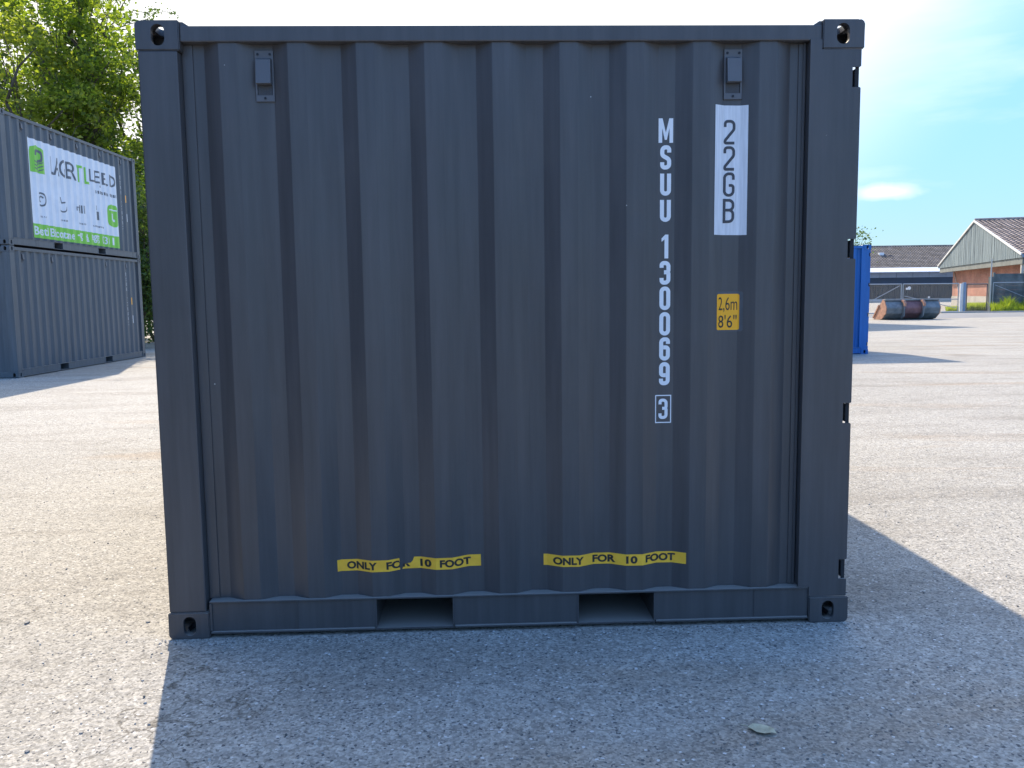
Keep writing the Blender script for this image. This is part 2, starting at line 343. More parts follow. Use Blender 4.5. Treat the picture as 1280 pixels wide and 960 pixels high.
def ribbon(bm, path, w, closed=False, y=0.0):
    n = len(path); Ls, Rs = [], []
    for i in range(n):
        a = path[i - 1] if (i > 0 or closed) else None; c = path[(i + 1) % n] if (i < n - 1 or closed) else None
        b = path[i]; t1 = (b - a).normalized() if a is not None else None; t2 = (c - b).normalized() if c is not None else None
        if t1 is None: t1 = t2
        if t2 is None: t2 = t1
        n1 = Vector((-t1.y, t1.x)); n2 = Vector((-t2.y, t2.x)); mm = (n1 + n2)
        mm = mm.normalized() if mm.length > 1e-6 else n1
        k = min(2.2, 1 / max(0.2, mm.dot(n1)))
        Ls.append(bm.verts.new((b.x + mm.x * w / 2 * k, y, b.y + mm.y * w / 2 * k)))
        Rs.append(bm.verts.new((b.x - mm.x * w / 2 * k, y, b.y - mm.y * w / 2 * k)))
    for i in range(n if closed else n - 1):
        j = (i + 1) % n
        bm.faces.new((Ls[i], Rs[i], Rs[j], Ls[j]))
GL = {'0': [([(0, 0), (1, 0), (1, 1), (0, 1)], True)],
      'U': [([(0, 1), (0, 0), (1, 0), (1, 1)], False)],
      'S': [([(1, .74), (1, 1), (0, 1), (0, .6), (1, .4), (1, 0), (0, 0), (0, .26)], False)],
      '3': [([(0, .76), (0, 1), (1, 1), (1, .53), (.35, .53)], False), ([(.5, .531), (1, .531), (1, 0), (0, 0), (0, .24)], False)],
      '6': [([(1, .76), (1, 1), (0, 1), (0, 0), (1, 0), (1, .58), (0.31, .58)], False)],
      '9': [([(0, .24), (0, 0), (1, 0), (1, 1), (0, 1), (0, .42), (.69, .42)], False)],
      '1': [([(.62, 0), (.62, 1), (.1, .84)], False)],
      'M': [([(0, -.07), (0, 1), (.5, .3), (1, 1), (1, -.07)], False)],
      '2': [([(0, .74), (0, 1), (1, 1), (1, .62), (0, .12), (0, 0), (1.06, 0)], False)],
      'G': [([(1, .72), (1, 1), (0, 1), (0, 0), (1, 0), (1, .46), (.5, .46)], False)],
      'B': [([(0, 1), (1, 1), (1, .54), (.1, .54)], False), ([(0, -.07), (0, 1.07)], False), ([(.05, .541), (1, .541), (1, 0), (0, 0)], False)]}
def glyph(bm, ch, cx, zt, w, h, s, dy=0.0):
    """one stencil-style capital, centred on cx with its top at zt"""
    PG = {'M': [(0, 0), (0, 1), (.27, 1), (.5, .42), (.73, 1), (1, 1), (1, 0), (.75, 0), (.75, .60), (.57, .12), (.43, .12), (.25, .60), (.25, 0)],
          '1': [(.42, 0), (.42, .80), (.06, .70), (.06, .84), (.5, 1), (.88, 1), (.88, 0)]}
    if ch in PG:
        bm.faces.new([bm.verts.new((cx - w / 2 + p[0] * w, dy, zt - h + p[1] * h)) for p in PG[ch]]); return
    for k, (pts, closed) in enumerate(GL[ch]):
        W = w - s; H = h - s; x0 = cx - W / 2; z0 = zt - h + s / 2
        P = [(x0 + p[0] * W, z0 + p[1] * H) for p in pts]
        r = 0.0 if ch in 'M1' else min(W * 0.48, h * 0.2)
        path = fillet(P, r, closed)
        # shorten open ends to the cap line
        ribbon(bm, path, s, closed, dy - 0.00012 * k)
def text_bm(s, x0, x1, z0, z1, y=0.0, bold=0.0, space=1.0, word=1.0):
    cu = bpy.data.curves.new('txt', 'FONT'); cu.body = s; cu.fill_mode = 'FRONT'; cu.offset = bold; cu.space_character = space
    cu.space_word = word; cu.resolution_u = 4
    ob = bpy.data.objects.new('txt', cu); COL.objects.link(ob)
    dg = C.evaluated_depsgraph_get(); me = bpy.data.meshes.new_from_object(ob.evaluated_get(dg))
    bpy.data.objects.remove(ob); bpy.data.curves.remove(cu)
    b = bmesh.new(); b.from_mesh(me); bpy.data.meshes.remove(me)
    xs = [v.co.x for v in b.verts]; ys = [v.co.y for v in b.verts]
    ax0, ax1, ay0, ay1 = min(xs), max(xs), min(ys), max(ys)
    for v in b.verts:
        v.co = Vector((x0 + (v.co.x - ax0) / (ax1 - ax0) * (x1 - x0), y, z0 + (v.co.y - ay0) / (ay1 - ay0) * (z1 - z0)))
    return b
def poly_bm(pts, y=0.0):
    b = bmesh.new(); b.faces.new([b.verts.new((p[0], y, p[1])) for p in pts]); return b
def rrect(x0, x1, z0, z1, r, seg=5):
    return [tuple(p) for p in fillet([(x0, z0), (x1, z0), (x1, z1), (x0, z1)], r, True, seg)]
def merge(*bs):
    a = bmesh.new()
    for b in bs:
        me = bpy.data.meshes.new('t'); b.to_mesh(me); a.from_mesh(me); bpy.data.meshes.remove(me); b.free()
    return a
def clip(b, co, no):
    """keep the side the normal points away from"""
    bmesh.ops.bisect_plane(b, geom=b.verts[:] + b.edges[:] + b.faces[:], plane_co=co, plane_no=no, clear_outer=True); return b
def tilt(b, ang, cx, cz):
    bmesh.ops.rotate(b, verts=b.verts[:], cent=(cx, 0, cz), matrix=Matrix.Rotation(ang, 3, 'Y')); return b

# ------------------------------------------------------------------ corrugation
PER = 0.279; TR = 0.070; SLP = 0.068; DEEP = 0.036
class Prof:
    """outline of a corrugated side: y against x, outer crests at y0, troughs at y0+DEEP"""
    def __init__(s, x0, x1, c0, y0=0.020):
        s.y0 = y0; P = [(x0, y0 + DEEP)]; c = c0
        while True:
            a = c + TR / 2; b_ = a + SLP; d = c + PER - TR / 2 - SLP; e = c + PER - TR / 2
            if e > x1: break
            if a > x0 + 0.001: P.append((a, y0 + DEEP))
            P += [(b_, y0), (d, y0), (e, y0 + DEEP)]
            c += PER
        if P[-1][0] < x1 - 0.001: P.append((x1, y0 + DEEP))
        s.P = P
    def __call__(s, x):
        P = s.P
        if x <= P[0][0]: return P[0][1]
        for i in range(len(P) - 1):
            if x <= P[i + 1][0]:
                t = (x - P[i][0]) / (P[i + 1][0] - P[i][0]); return P[i][1] + t * (P[i + 1][1] - P[i][1])
        return P[-1][1]
    def sheet(s, z0, z1, th=0.004, bend=0.006):
        """the pressed steel sheet with slightly rounded folds"""
        pts = [Vector((p[0], p[1])) for p in s.P]; fl = fillet([tuple(p) for p in pts], 0.009, False, 2)
        b = bmesh.new(); A = []
        for th_ in (0, th):
            A.append([[b.verts.new((p.x, p.y + th_, z)) for p in fl] for z in (z0, z1)])
        n = len(fl)
        for k in (0, 1):
            for i in range(n - 1):
                f = (A[k][0][i], A[k][0][i + 1], A[k][1][i + 1], A[k][1][i])
                b.faces.new(f if k == 0 else f[::-1])
        for j in (0, 1):
            for i in range(n - 1): b.faces.new((A[0][j][i], A[1][j][i], A[1][j][i + 1], A[0][j][i + 1]))
        for i in (0, n - 1): b.faces.new((A[0][0][i], A[0][1][i], A[1][1][i], A[1][0][i]))
        return b
    def conform(s, b, eps=0.0009):
        """lay flat artwork (in x,z) onto the folds"""
        xs = [v.co.x for v in b.verts]; lo, hi = min(xs), max(xs)
        fl = fillet([tuple(p) for p in s.P], 0.009, False, 2)
        for p in fl:
            if lo < p.x < hi:
                bmesh.ops.bisect_plane(b, geom=b.verts[:] + b.edges[:] + b.faces[:], plane_co=(p.x, 0, 0), plane_no=(1, 0, 0))
        for v in b.verts:
            x = v.co.x; y = None
            for i in range(len(fl) - 1):
                if x <= fl[i + 1].x or i == len(fl) - 2:
                    t = (x - fl[i].x) / max(1e-9, fl[i + 1].x - fl[i].x); y = fl[i].y + t * (fl[i + 1].y - fl[i].y); break
            v.co.y = y - eps + v.co.y
        return b
def decal(b, prof, name, m, parent, eps=0.0009, label=None):
    prof.conform(b, eps)
    me = bpy.data.meshes.new(name); b.to_mesh(me); b.free()
    return link(name, me, m, parent, False, label)

# ------------------------------------------------------------------ corner casting
def bm_mesh(mb):
    bmesh.ops.recalc_face_normals(mb.bm, faces=mb.bm.faces[:]); me = bpy.data.meshes.new('t'); mb.bm.to_mesh(me); mb.bm.free(); return me
def oval(mb, axis, ca, cb, a0, a1, w, h, tall=True):
    pts = rrect(ca - w / 2, ca + w / 2, cb - h / 2, cb + h / 2, min(w, h) / 2 * 0.98, 6)
    mb.prism(pts, axis, a0, a1); return mb
CW, CD, CH = 0.176, 0.162, 0.118
def casting_base():
    b = bmesh.new(); bmesh.ops.create_cube(b, size=1)
    for v in b.verts: v.co = Vector(((v.co.x + .5) * CW, (v.co.y + .5) * CD, (v.co.z + .5) * CH))
    ed = [e for e in b.edges if all(v.co.x < 1e-5 and v.co.z < 1e-5 for v in e.verts)]
    bmesh.ops.bevel(b, geom=ed, offset=0.024, segments=4, affect='EDGES', profile=0.5)
    ed = [e for e in b.edges if e.calc_length() > 0.02]
    bmesh.ops.bevel(b, geom=ed, offset=0.004, segments=2, affect='EDGES')
    me = bpy.data.meshes.new('c'); b.to_mesh(me); b.free()
    ob = bpy.data.objects.new('c', me); COL.objects.link(ob)
    cuts = []
    def cutter(mb):
        o = bpy.data.objects.new('k', bm_mesh(mb)); COL.objects.link(o); cuts.append(o)
        md = ob.modifiers.new('b', 'BOOLEAN'); md.operation = 'DIFFERENCE'; md.object = o; md.solver = 'EXACT'
    cutter(MB().box(0.024, CW - 0.014, 0.022, CD - 0.014, 0.026, CH - 0.012))
    cutter(oval(MB(), 'y', CW * 0.52, 0.058, -0.02, 0.05, 0.054, 0.084))
    cutter(oval(MB(), 'x', CD * 0.52, 0.058, -0.02, 0.05, 0.054, 0.084))
    cutter(oval(MB(), 'z', CW * 0.52, CD * 0.55, -0.02, 0.05, 0.062, 0.10))
    dg = C.evaluated_depsgraph_get(); res = bpy.data.meshes.new_from_object(ob.evaluated_get(dg))
    bpy.data.objects.remove(ob)
    for o in cuts: bpy.data.objects.remove(o)
    return res
CAST0 = casting_base()          # origin at the outermost lower corner (outer x, outer y, outer z)
_cast = {}
def casting(parent, x, y, z, fx, fy, fz, m):
    key = (fx, fy, fz, m.name)
    if key not in _cast:
        me = CAST0.copy(); me.transform(Matrix.Diagonal((fx, fy, fz, 1)))
        if fx * fy * fz < 0: me.flip_normals()
        me.materials.clear(); me.materials.append(m); _cast[key] = me
    o = bpy.data.objects.new('corner_casting', _cast[key]); COL.objects.link(o); o.parent = parent; o.location = (x, y, z); return o

# ------------------------------------------------------------------ the container
H = 2.591; D = 2.438
def make_container(name, L, m, loc, rz, c0, pockets, vents, split_end=False, doors=True, **tags):
    t = empty(name, loc, rz, **tags)
    zt = H - 0.019
    for fx in (1, -1):
        for fy in (1, -1):
            for fz in (1, -1):
                casting(t, 0 if fx > 0 else L, 0 if fy > 0 else D, 0 if fz > 0 else H, fx, fy, fz, m)
    # posts
    lw = 0.165; rx = L - 0.226 if split_end else L - 0.165
    NOT = [(2.400, 2.318), (1.690, 1.607), (0.985, 0.897), (0.286, 0.198)]
    for (ya, yb) in ((0.005, 0.15), (D - 0.15, D - 0.005)):
        mb = MB().box(0.006, lw, ya, yb, CH + 0.001, H - CH - 0.001, 0.006); mb.build('corner_post', m, t)
        if not split_end:
            mb = MB().box(rx, L - 0.006, ya, yb, CH + 0.001, H - CH - 0.001, 0.006); mb.build('corner_post', m, t)
    if split_end:
        xo = L - 0.010; xi = L - 0.046
        pts = [(rx, 0.165), (L - CW - 0.001, 0.165), (L - CW - 0.001, CH + 0.002), (xo, CH + 0.002)]
        for zt_, zb_ in NOT[::-1]: pts += [(xo, zb_ - 0.004), (xo - 0.004, zb_), (xi, zb_), (xi, zt_), (xo - 0.004, zt_), (xo, zt_ + 0.004)]
        pts += [(xo, H - CH - 0.002), (L - CW - 0.001, H - CH - 0.002), (L - CW - 0.001, 2.511), (rx, 2.511)]
        MB().prism(pts, 'y', 0.005, 0.013).build('corner_post', m, t)
        MB().box(rx + 0.001, rx + 0.008, 0.0135, 0.10, 0.17, 2.505).box(rx + 0.01, xi - 0.006, 0.10, 0.15, 0.15, 2.45).build('post_web', m, t)
        MB().box(L - 0.165, L - 0.006, D - 0.15, D - 0.0051, CH + 0.001, H - CH - 0.001, 0.006).build('corner_post', m, t)
        for zt_, zb_ in NOT:
            h = MB().box(L - 0.030, L - 0.011, 0.022, 0.075, zb_ + 0.004, zt_ - 0.004, 0.003)
            h.tube((L - 0.034, 0.05, zb_ - 0.03), (L - 0.034, 0.05, zt_ + 0.03), 0.006)
            h.build('hinge_lug', m, t)
        MB().box(L - 0.030, L - 0.014, 0.016, 0.018, 0.15, 2.45).build('post_backing', M['dark'], t)
    # rails
    zr0, zr1 = 2.508, 2.571
    for s, (a, b_) in ((1, (0.010, 0.074)), (-1, (D - 0.074, D - 0.010))):
        x1 = L - CW
        if split_end and s == 1:
            MB().box(CW, x1, a, b_, zr0, zr1, 0.005).build('top_rail', m, t)
        else:
            MB().box(CW, x1, a, b_, zr0, zr1, 0.005).build('top_rail', m, t)
    # small gusset wedges between top castings and rail
    for xa, sg in ((CW, 1), (L - CW, -1)):
        MB().prism([(xa + 0.0005 * sg, zr1 - 0.004), (xa + 0.0005 * sg, H - 0.004), (xa + 0.012 * sg, H - 0.004), (xa + 0.036 * sg, zr1 + 0.0008), (xa + 0.036 * sg, zr1 - 0.004)], 'y', 0.016, 0.13).build('gusset', m, t)
    # bottom rail: web, ledge, lip, interrupted by the fork pockets
    cuts = [0.5 * 0 + (CW + 0.001)] + [v for p in pockets for v in p] + [L - CW - 0.001]
    for s in (0, 1):
        rail = MB(); Y = (lambda y: y) if s == 0 else (lambda y: D - y)
        def bx(x0, x1, y0, y1, z0, z1, bv=0.0):
            a, b2 = sorted((Y(y0), Y(y1))); rail.box(x0, x1, a, b2, z0, z1, bv)
        for i in range(0, len(cuts), 2):
            x0, x1 = cuts[i], cuts[i + 1]
            bx(x0, x1, 0.016, 0.022, 0.0285, 0.153)
            bx(x0 + 0.002, x1 - 0.002, 0.004, 0.05, 0.018, 0.028, 0.003)
            if i == 0: bx(x0, x0 + 0.01, 0.008, 0.0155, 0.03, 0.15)
        bx(CW + 0.0005, L - CW - 0.0005, 0.008, 0.085, 0.154, 0.163, 0.003)
        for xs in (0.55 if L < 4 else 1.0, L - 0.42): bx(xs, xs + 0.006, 0.0135, 0.0155, 0.03, 0.152, 0.0005)
        rail.build('bottom_rail', m, t)
    for (p0, p1) in pockets:
        k = MB()
        k.box(p0 + 0.006, p1 - 0.006, 0.012, D - 0.012, 0.016, 0.024)
        k.box(p0, p0 + 0.006, 0.012, D - 0.012, 0.016, 0.1535); k.box(p1 - 0.006, p1, 0.012, D - 0.012, 0.016, 0.1535)
        k.box(p0 + 0.0065, p1 - 0.0065, 0.09, D - 0.09, 0.147, 0.153)
        k.build('fork_pocket', m, t)
    k = MB()
    for i in range(int(L / 0.3)): k.box(0.25 + i * 0.3, 0.30 + i * 0.3, 0.09, D - 0.09, 0.06, 0.15) if not any(p0 - 0.06 < 0.25 + i * 0.3 < p1 + 0.01 for p0, p1 in pockets) else None
    k.build('cross_member', m, t)
    MB().box(0.17, L - 0.2, 0.09, D - 0.09, 0.1645, 0.19).build('floor_deck', M['dark'], t)
    # front side sheet
    pf = Prof(lw - 0.002, rx + 0.002, c0)
    s = MB(); s.join(pf.sheet(0.1632, 2.5075))
    o = s.build('side_panel', m, t)
    # joining strips with weld seams at either end of the sheet
    st = MB(); st.box(lw + 0.004, lw + 0.046, 0.0500, 0.0545, 0.1645, 2.5065, 0.0008); st.build('edge_strip', m, t); st = MB()
    st.box(rx - 0.032, rx - 0.004, 0.0500, 0.0545, 0.1645, 2.5065, 0.0008)
    st.box(rx - 0.014, rx - 0.004, 0.0440, 0.0498, 0.1645, 2.5065, 0.0008)
    st.build('edge_strip', m, t)
    # rear side sheet
    pb = Prof(lw - 0.002, L - 0.163, c0)
    b = pb.sheet(0.1632, 2.5075)
    for v in b.verts: v.co.y = D - v.co.y
    s = MB(); s.join(b); s.build('side_panel', m, t)
    # end wall at x = 0
    pe = Prof(0.150, D - 0.150, 0.24); b = pe.sheet(0.121, H - 0.1195)
    for v in b.verts: v.co = Vector((v.co.y, v.co.x, v.co.z))
    s = MB(); s.join(b); s.build('end_panel', m, t)
    MB().box(0.008, 0.10, CD + 0.0005, D - CD - 0.0005, 0.012, 0.120, 0.003).build('end_sill', m, t)
    MB().box(0.008, 0.10, CD + 0.0005, D - CD - 0.0005, H - 0.119, zr1, 0.003).build('end_header', m, t)
    MB().box(L - 0.10, L - 0.008, CD + 0.0005, D - CD - 0.0005, 0.012, 0.120, 0.003).build('end_sill', m, t)
    MB().box(L - 0.10, L - 0.008, CD + 0.0005, D - CD - 0.0005, H - 0.119, zr1, 0.003).build('end_header', m, t)
    # doors at x = L
    ym = D / 2
    for (ya, yb) in ((0.168, ym - 0.006), (ym + 0.006, D - 0.168)):
        pd = Prof(ya + 0.05, yb - 0.05, ya + 0.16); b = pd.sheet(0.20, H - 0.20)
        for v in b.verts: v.co = Vector((L - v.co.y, v.co.x, v.co.z))
        dm = MB(); dm.join(b)
        dm.box(L - 0.075, L - 0.022, ya, ya + 0.055, 0.13, H - 0.13); dm.box(L - 0.075, L - 0.022, yb - 0.055, yb, 0.13, H - 0.13)
        dm.box(L - 0.0745, L - 0.0225, ya + 0.0555, yb - 0.0555, 0.13, 0.21); dm.box(L - 0.0745, L - 0.0225, ya + 0.0555, yb - 0.0555, H - 0.21, H - 0.13)
        door = dm.build('door', m, t)
        for yy in (ya + 0.22, yb - 0.22):
            rd = MB().tube((L - 0.003, yy, 0.06), (L - 0.003, yy, H - 0.06), 0.015)
            for zz in (0.35, 1.1, 1.9, 2.35): rd.box(L - 0.021, L + 0.014, yy - 0.05, yy + 0.05, zz - 0.03, zz + 0.03, 0.004)
            rd.bar((L + 0.012, yy, 1.0), (L + 0.012, yy + 0.35, 1.03), 0.012, 0.03)
            rd.build('lock_rod', M['galv'], door)
    # roof
    rb = Prof(0.10, L - 0.10, 0.20); b = rb.sheet(0.0755, D - 0.0755)
    for v in b.verts: v.co = Vector((v.co.x, v.co.z, zr1 - 0.016 - (v.co.y - 0.02) * 0.5))
    s = MB(); s.join(b); s.build('roof_panel', m, t)
    # ventilators
    for vx in vents:
        y = pf(vx) if L < 4 else 0.056; x0, x1, z0, z1 = vx - 0.038, vx + 0.038, 2.280, 2.484
        fr = MB(); yb = y - 0.0035
        fr.box(x0, x1, yb - 0.004, yb + 0.003, z0, z0 + 0.026, 0.0012)
        fr.box(x0, x1, yb - 0.004, yb + 0.003, z1 - 0.036, z1, 0.0012)
        fr.box(x0, x0 + 0.007, yb - 0.0038, yb + 0.003, z0 + 0.0261, z1 - 0.0361); fr.box(x1 - 0.007, x1, yb - 0.0038, yb + 0.003, z0 + 0.0261, z1 - 0.0361)
        v = fr.build('ventilator', M['vent'], t)
        hd = MB().prism([(yb - 0.001, z1 - 0.030), (yb - 0.022, z1 - 0.040), (yb - 0.032, z0 + 0.068), (yb - 0.028, z0 + 0.066), (yb - 0.001, z0 + 0.066)], 'x', x0 + 0.0085, x1 - 0.0085)
        hd.build('hood', M['vent'], v)
        g = MB().box(x0 + 0.008, x1 - 0.008, yb + 0.0005, yb + 0.0025, z0 + 0.027, z0 + 0.066)
        g.build('grille', M['screw'] if L < 4 else M['dark'], v)
        gl = MB()
        for k in range(9): gl.box(x0 + 0.010, x1 - 0.010, yb - 0.0016, yb + 0.0003, z0 + 0.0285 + k * 0.0042, z0 + 0.0305 + k * 0.0042)
        gl.build('mesh_screen', M['vent'], v)
        for (sx, sz) in ((x0 + 0.013, z1 - 0.015), (x1 - 0.013, z1 - 0.015), (vx, z0 + 0.013)):
            sc = MB().tube((sx, yb - 0.0041, sz), (sx, yb - 0.007, sz), 0.0052, seg=10)
            sc.build('screw', M['screw'], v)
    return t, pf

# ------------------------------------------------------------------ ground and sky-line terrain
def sheet(name, pts, z, m, **tags):
    b = bmesh.new(); b.faces.new([b.verts.new((p[0], p[1], z)) for p in pts])
    bmesh.ops.recalc_face_normals(b, faces=b.faces[:])
    if b.faces[:][0].normal.z < 0: bmesh.ops.reverse_faces(b, faces=b.faces[:])
    me = bpy.data.meshes.new(name); b.to_mesh(me); b.free(); o = link(name, me, m); tag(o, **tags); return o
sheet('ground', [(-900, -700), (900, -700), (900, 1500), (-900, 1500)], 0.0, M['yard'], kind='structure')

# ------------------------------------------------------------------ main container
main, pf = make_container('shipping_container', 2.991, M['paint'], (0, 0, 0), 0, 0.222, [(0.893, 1.238), (1.782, 2.128)], [0.501, 2.454],
    split_end=True, label='large near black-grey ten foot container with white lettering and yellow tape strips, filling the view', cat='container', group='dark grey shipping containers')
T = [0.222 + PER * k for k in range(10)]
tx = T[7] - 0.008
nb = bmesh.new()
zs = [2.205, 2.094, 1.985, 1.875, 1.720, 1.608, 1.499, 1.389, 1.280, 1.172]
for ch, z in zip('MSUU130069', zs):
    if ch == '1': decal(nb, pf, 'owner_code', M['white_vinyl'], main, 0.0010); nb = bmesh.new()
    glyph(nb, ch, tx - (2.160 - 2.165) - 0.0, z, 0.062 if ch == 'M' else (0.036 if ch == '1' else 0.047), 0.101, 0.0175 if ch != 'M' else 0.0165)
decal(nb, pf, 'serial_number', M['white_vinyl'], main, 0.0010); nb = bmesh.new()
glyph(nb, '3', tx, 1.012, 0.040, 0.090, 0.0135)
decal(nb, pf, 'check_digit', M['white_vinyl'], main, 0.0010)
bb = bmesh.new(); ribbon(bb, [Vector(p) for p in ((tx - .0335, .907), (tx + .0335, .907), (tx + .0335, 1.026), (tx - .0335, 1.026))], 0.0045, True)
decal(bb, pf, 'check_digit_box', M['white_vinyl'], main, 0.0010)
lx = T[8] - 0.006
decal(poly_bm([(lx - .071, 1.716), (lx + .071, 1.714), (lx + .071, 2.255), (lx - .071, 2.257)]), pf, 'size_code_label', M['label_vinyl'], main, 0.0012)
cb = bmesh.new()
for ch, z in zip('22GB', (2.197, 2.088, 1.979, 1.868)): glyph(cb, ch, lx - 0.004, z, 0.050, 0.102, 0.0118)
decal(cb, pf, 'size_code', M['ink'], main, 0.0022)
decal(poly_bm(rrect(lx - .055, lx + .062, 1.302, 1.474, 0.008)), pf, 'sticker_trace', M['underlay'], main, 0.0006)
decal(poly_bm(rrect(lx - .052, lx + .048, 1.308, 1.464, 0.008)), pf, 'height_label', M['amber'], main, 0.0014)
cb = merge(text_bm('2,6m', lx - .044, lx + .040, 1.385, 1.450, bold=-0.004), text_bm("8'6\"", lx - .044, lx + .038, 1.318, 1.373, bold=0.0))
decal(cb, pf, 'height_figures', M['black_ink'], main, 0.0024)
# the yellow tapes
def tape_text(x0, x1, zc, h):
    u = (x1 - x0)
    return (text_bm('ONLY', x0 + .065 * u, x0 + .28 * u, zc - h / 2, zc + h / 2, bold=0.042), text_bm('FOR', x0 + .345 * u, x0 + .505 * u, zc - h / 2, zc + h / 2, bold=0.042),
                 text_bm('10', x0 + .575 * u, x0 + .655 * u, zc - h / 2, zc + h / 2, bold=0.042), text_bm('FOOT', x0 + .715 * u, x0 + .93 * u, zc - h / 2, zc + h / 2, bold=0.042))
zc = 0.302
decal(poly_bm([(1.637, zc - .025), (2.267, zc - .027), (2.267, zc + .024), (1.637, zc + .026)]), pf, 'warning_tape', M['yellow'], main, 0.0012)
for wb in tape_text(1.637, 2.267, zc, 0.034): decal(wb, pf, 'tape_word', M['black_ink'], main, 0.0022)
a, b_ = 0.729, 1.359; u = b_ - a; tl = R(-0.9)
X = lambda px: a + (px - 107) / 965 * u
Zt = lambda py: zc + 0.026 - (py - 160) / 76 * 0.052
left = poly_bm([(a, zc - .026), (X(528), zc - .026), (X(521), zc - .005), (X(526), zc + .012), (X(523), zc + .026), (a, zc + .026)])
right = poly_bm([(X(540), zc - .026), (b_, zc - .026), (b_, zc + .026), (X(622), zc + .026), (X(612), zc + .010), (X(598), zc + .000), (X(575), zc - .002), (X(551), zc - .004)])
for pb_ in (left, right):
    tilt(pb_, tl, (a + b_) / 2, zc); decal(pb_, pf, 'warning_tape', M['yellow'], main, 0.0012, label='torn yellow warning tape' )
for k_, wb in enumerate(tape_text(a, b_, zc, 0.034)):
    if k_ == 1:
        c1_ = wb.copy(); c2_ = wb.copy(); c3_ = wb.copy(); wb.free()
        c1_ = clip(c1_, (X(524), 0, 0), (1, 0, 0)); c2_ = clip(clip(clip(c2_, (X(612), 0, 0), (1, 0, 0)), (X(546), 0, 0), (-1, 0, 0)), (0, 0, zc - 0.003), (0, 0, 1))
        c3_ = clip(c3_, (X(612), 0, 0), (-1, 0, 0)); wb = merge(c1_, c2_, c3_)
    tilt(wb, tl, (a + b_) / 2, zc); decal(wb, pf, 'tape_word', M['black_ink'], main, 0.0022)

# the pair standing right behind it, whose roof edge carries the shadow on the right further back
make_container('shipping_container', 2.991, M['paint'], (0.0, 2.50, 0), 0, 0.222, [(0.893, 1.238), (1.782, 2.128)], [0.501, 2.454],
    label='dark grey container hidden directly behind the large near one', cat='container', group='dark grey shipping containers')

# ------------------------------------------------------------------ stacked twenty-foot pair on the left
SX, SY, SA = -7.762, 13.118, 1.559
low, pl = make_container('shipping_container', 6.058, M['paint_dull'], (SX, SY, 0), SA, 0.24, [(1.64, 1.99), (3.76, 4.12)], [0.52, 1.63, 4.12, 5.24],
    label='lower grey container of the stack at left, resting on the yard below the advertising banner', cat='container', group='stacked grey containers')
up, pu = make_container('shipping_container', 6.058, M['paint_dull'], (SX, SY, H + 0.012), SA, 0.24, [(1.72, 2.08), (3.74, 4.10)], [0.80, 1.91, 3.03, 4.14, 5.26],
    label='upper grey container of the left stack, carrying a white and green banner', cat='container', group='stacked grey containers')
def cross(*a): pass
# lettering on both
def side_numbers(t, p, xs, z0):
    b = bmesh.new(); z = z0
    for ch in 'MSUU 130062':
        if ch != ' ': glyph(b, ch, xs, z, 0.05, 0.10, 0.014)
        z -= 0.125
    decal(b, p, 'container_number', M['white_vinyl'], t, 0.002)
    decal(poly_bm([(xs + .22, 1.40), (xs + .34, 1.40), (xs + .34, 1.58), (xs + .22, 1.58)]), p, 'height_label', M['amber'], t, 0.002)
    decal(poly_bm([(xs + .25, .92), (xs + .36, .92), (xs + .36, 1.12), (xs + .25, 1.12)]), p, 'data_label', M['white_vinyl'], t, 0.002)
side_numbers(low, pl, 5.17, 2.22); side_numbers(up, pu, 5.17, 2.05)
ZB = 0.21   # banner lower edge above the container base
bx0, bx1, bz1 = 0.95, 4.98, 2.22
ban = decal(poly_bm([(bx0, ZB), (bx1, ZB), (bx1, bz1), (bx0, bz1)]), pu, 'banner', M['banner'], up, 0.003)
def art(b, nm, m, e): decal(b, pu, nm, m, ban, e)
art(poly_bm([(bx0, ZB), (bx1, ZB), (bx1, ZB + .29), (bx0, ZB + .29)]), 'banner_band', M['green'], 0.005)
xw_ = bx0 + .10
for wd_ in ('Bestil', 'Bitcontainer', '-og', 'f\u00e5', 'ragng', '0', '3', '0', '1'):
    ww_ = {'-og': .26, 'f\u00e5': .2}.get(wd_, .088 * len(wd_)); art(text_bm(wd_, xw_, xw_ + ww_, ZB + .06, ZB + .24, bold=0.02), 'band_word', M['banner'], 0.007); xw_ += ww_ + .09
g1 = text_bm('LAGER', 1.80, 2.88, 1.60, 1.98, bold=0.01); g2 = text_bm('TIL', 2.92, 3.52, 1.60, 1.98, bold=0.01); g3 = text_bm('LEJE.D', 3.58, 4.86, 1.60, 1.98, bold=0.01)
art(g1, 'banner_title', M['grey_ink'], 0.006); art(g3, 'banner_title', M['grey_ink'], 0.006); art(g2, 'banner_title_green', M['green'], 0.006)
art(poly_bm([(1.02, 1.55), (1.58, 1.55), (1.58, 1.92), (1.52, 2.05), (1.30, 2.12), (1.08, 2.05), (1.02, 1.92)]), 'banner_emblem', M['green'], 0.006)
e = bmesh.new(); ribbon(e, fillet([(1.22, 1.90), (1.22, 2.0), (1.46, 2.0), (1.46, 1.80), (1.30, 1.80), (1.30, 1.60)], 0.08), 0.055)
for z in (1.62, 1.69, 1.76): ribbon(e, fillet([(1.17, z + .02), (1.34, z - .03), (1.50, z + .03)], 0.05), 0.02, False, -0.0004)
art(e, 'emblem_mark', M['grey_ink'], 0.008)
e = bmesh.new()
ribbon(e, [Vector((1.38 + .13 * math.cos(k), 1.02 + .13 * math.sin(k))) for k in np.linspace(-2.6, 2.2, 20)], 0.035)
ribbon(e, [Vector((1.38 + .06 * math.cos(k), 1.02 + .06 * math.sin(k))) for k in np.linspace(0.5, 4.4, 12)], 0.03)
ribbon(e, [Vector((2.24 + .13 * math.cos(k), 0.95 + .10 * math.sin(k))) for k in np.linspace(-3.3, 0.2, 16)], 0.03)
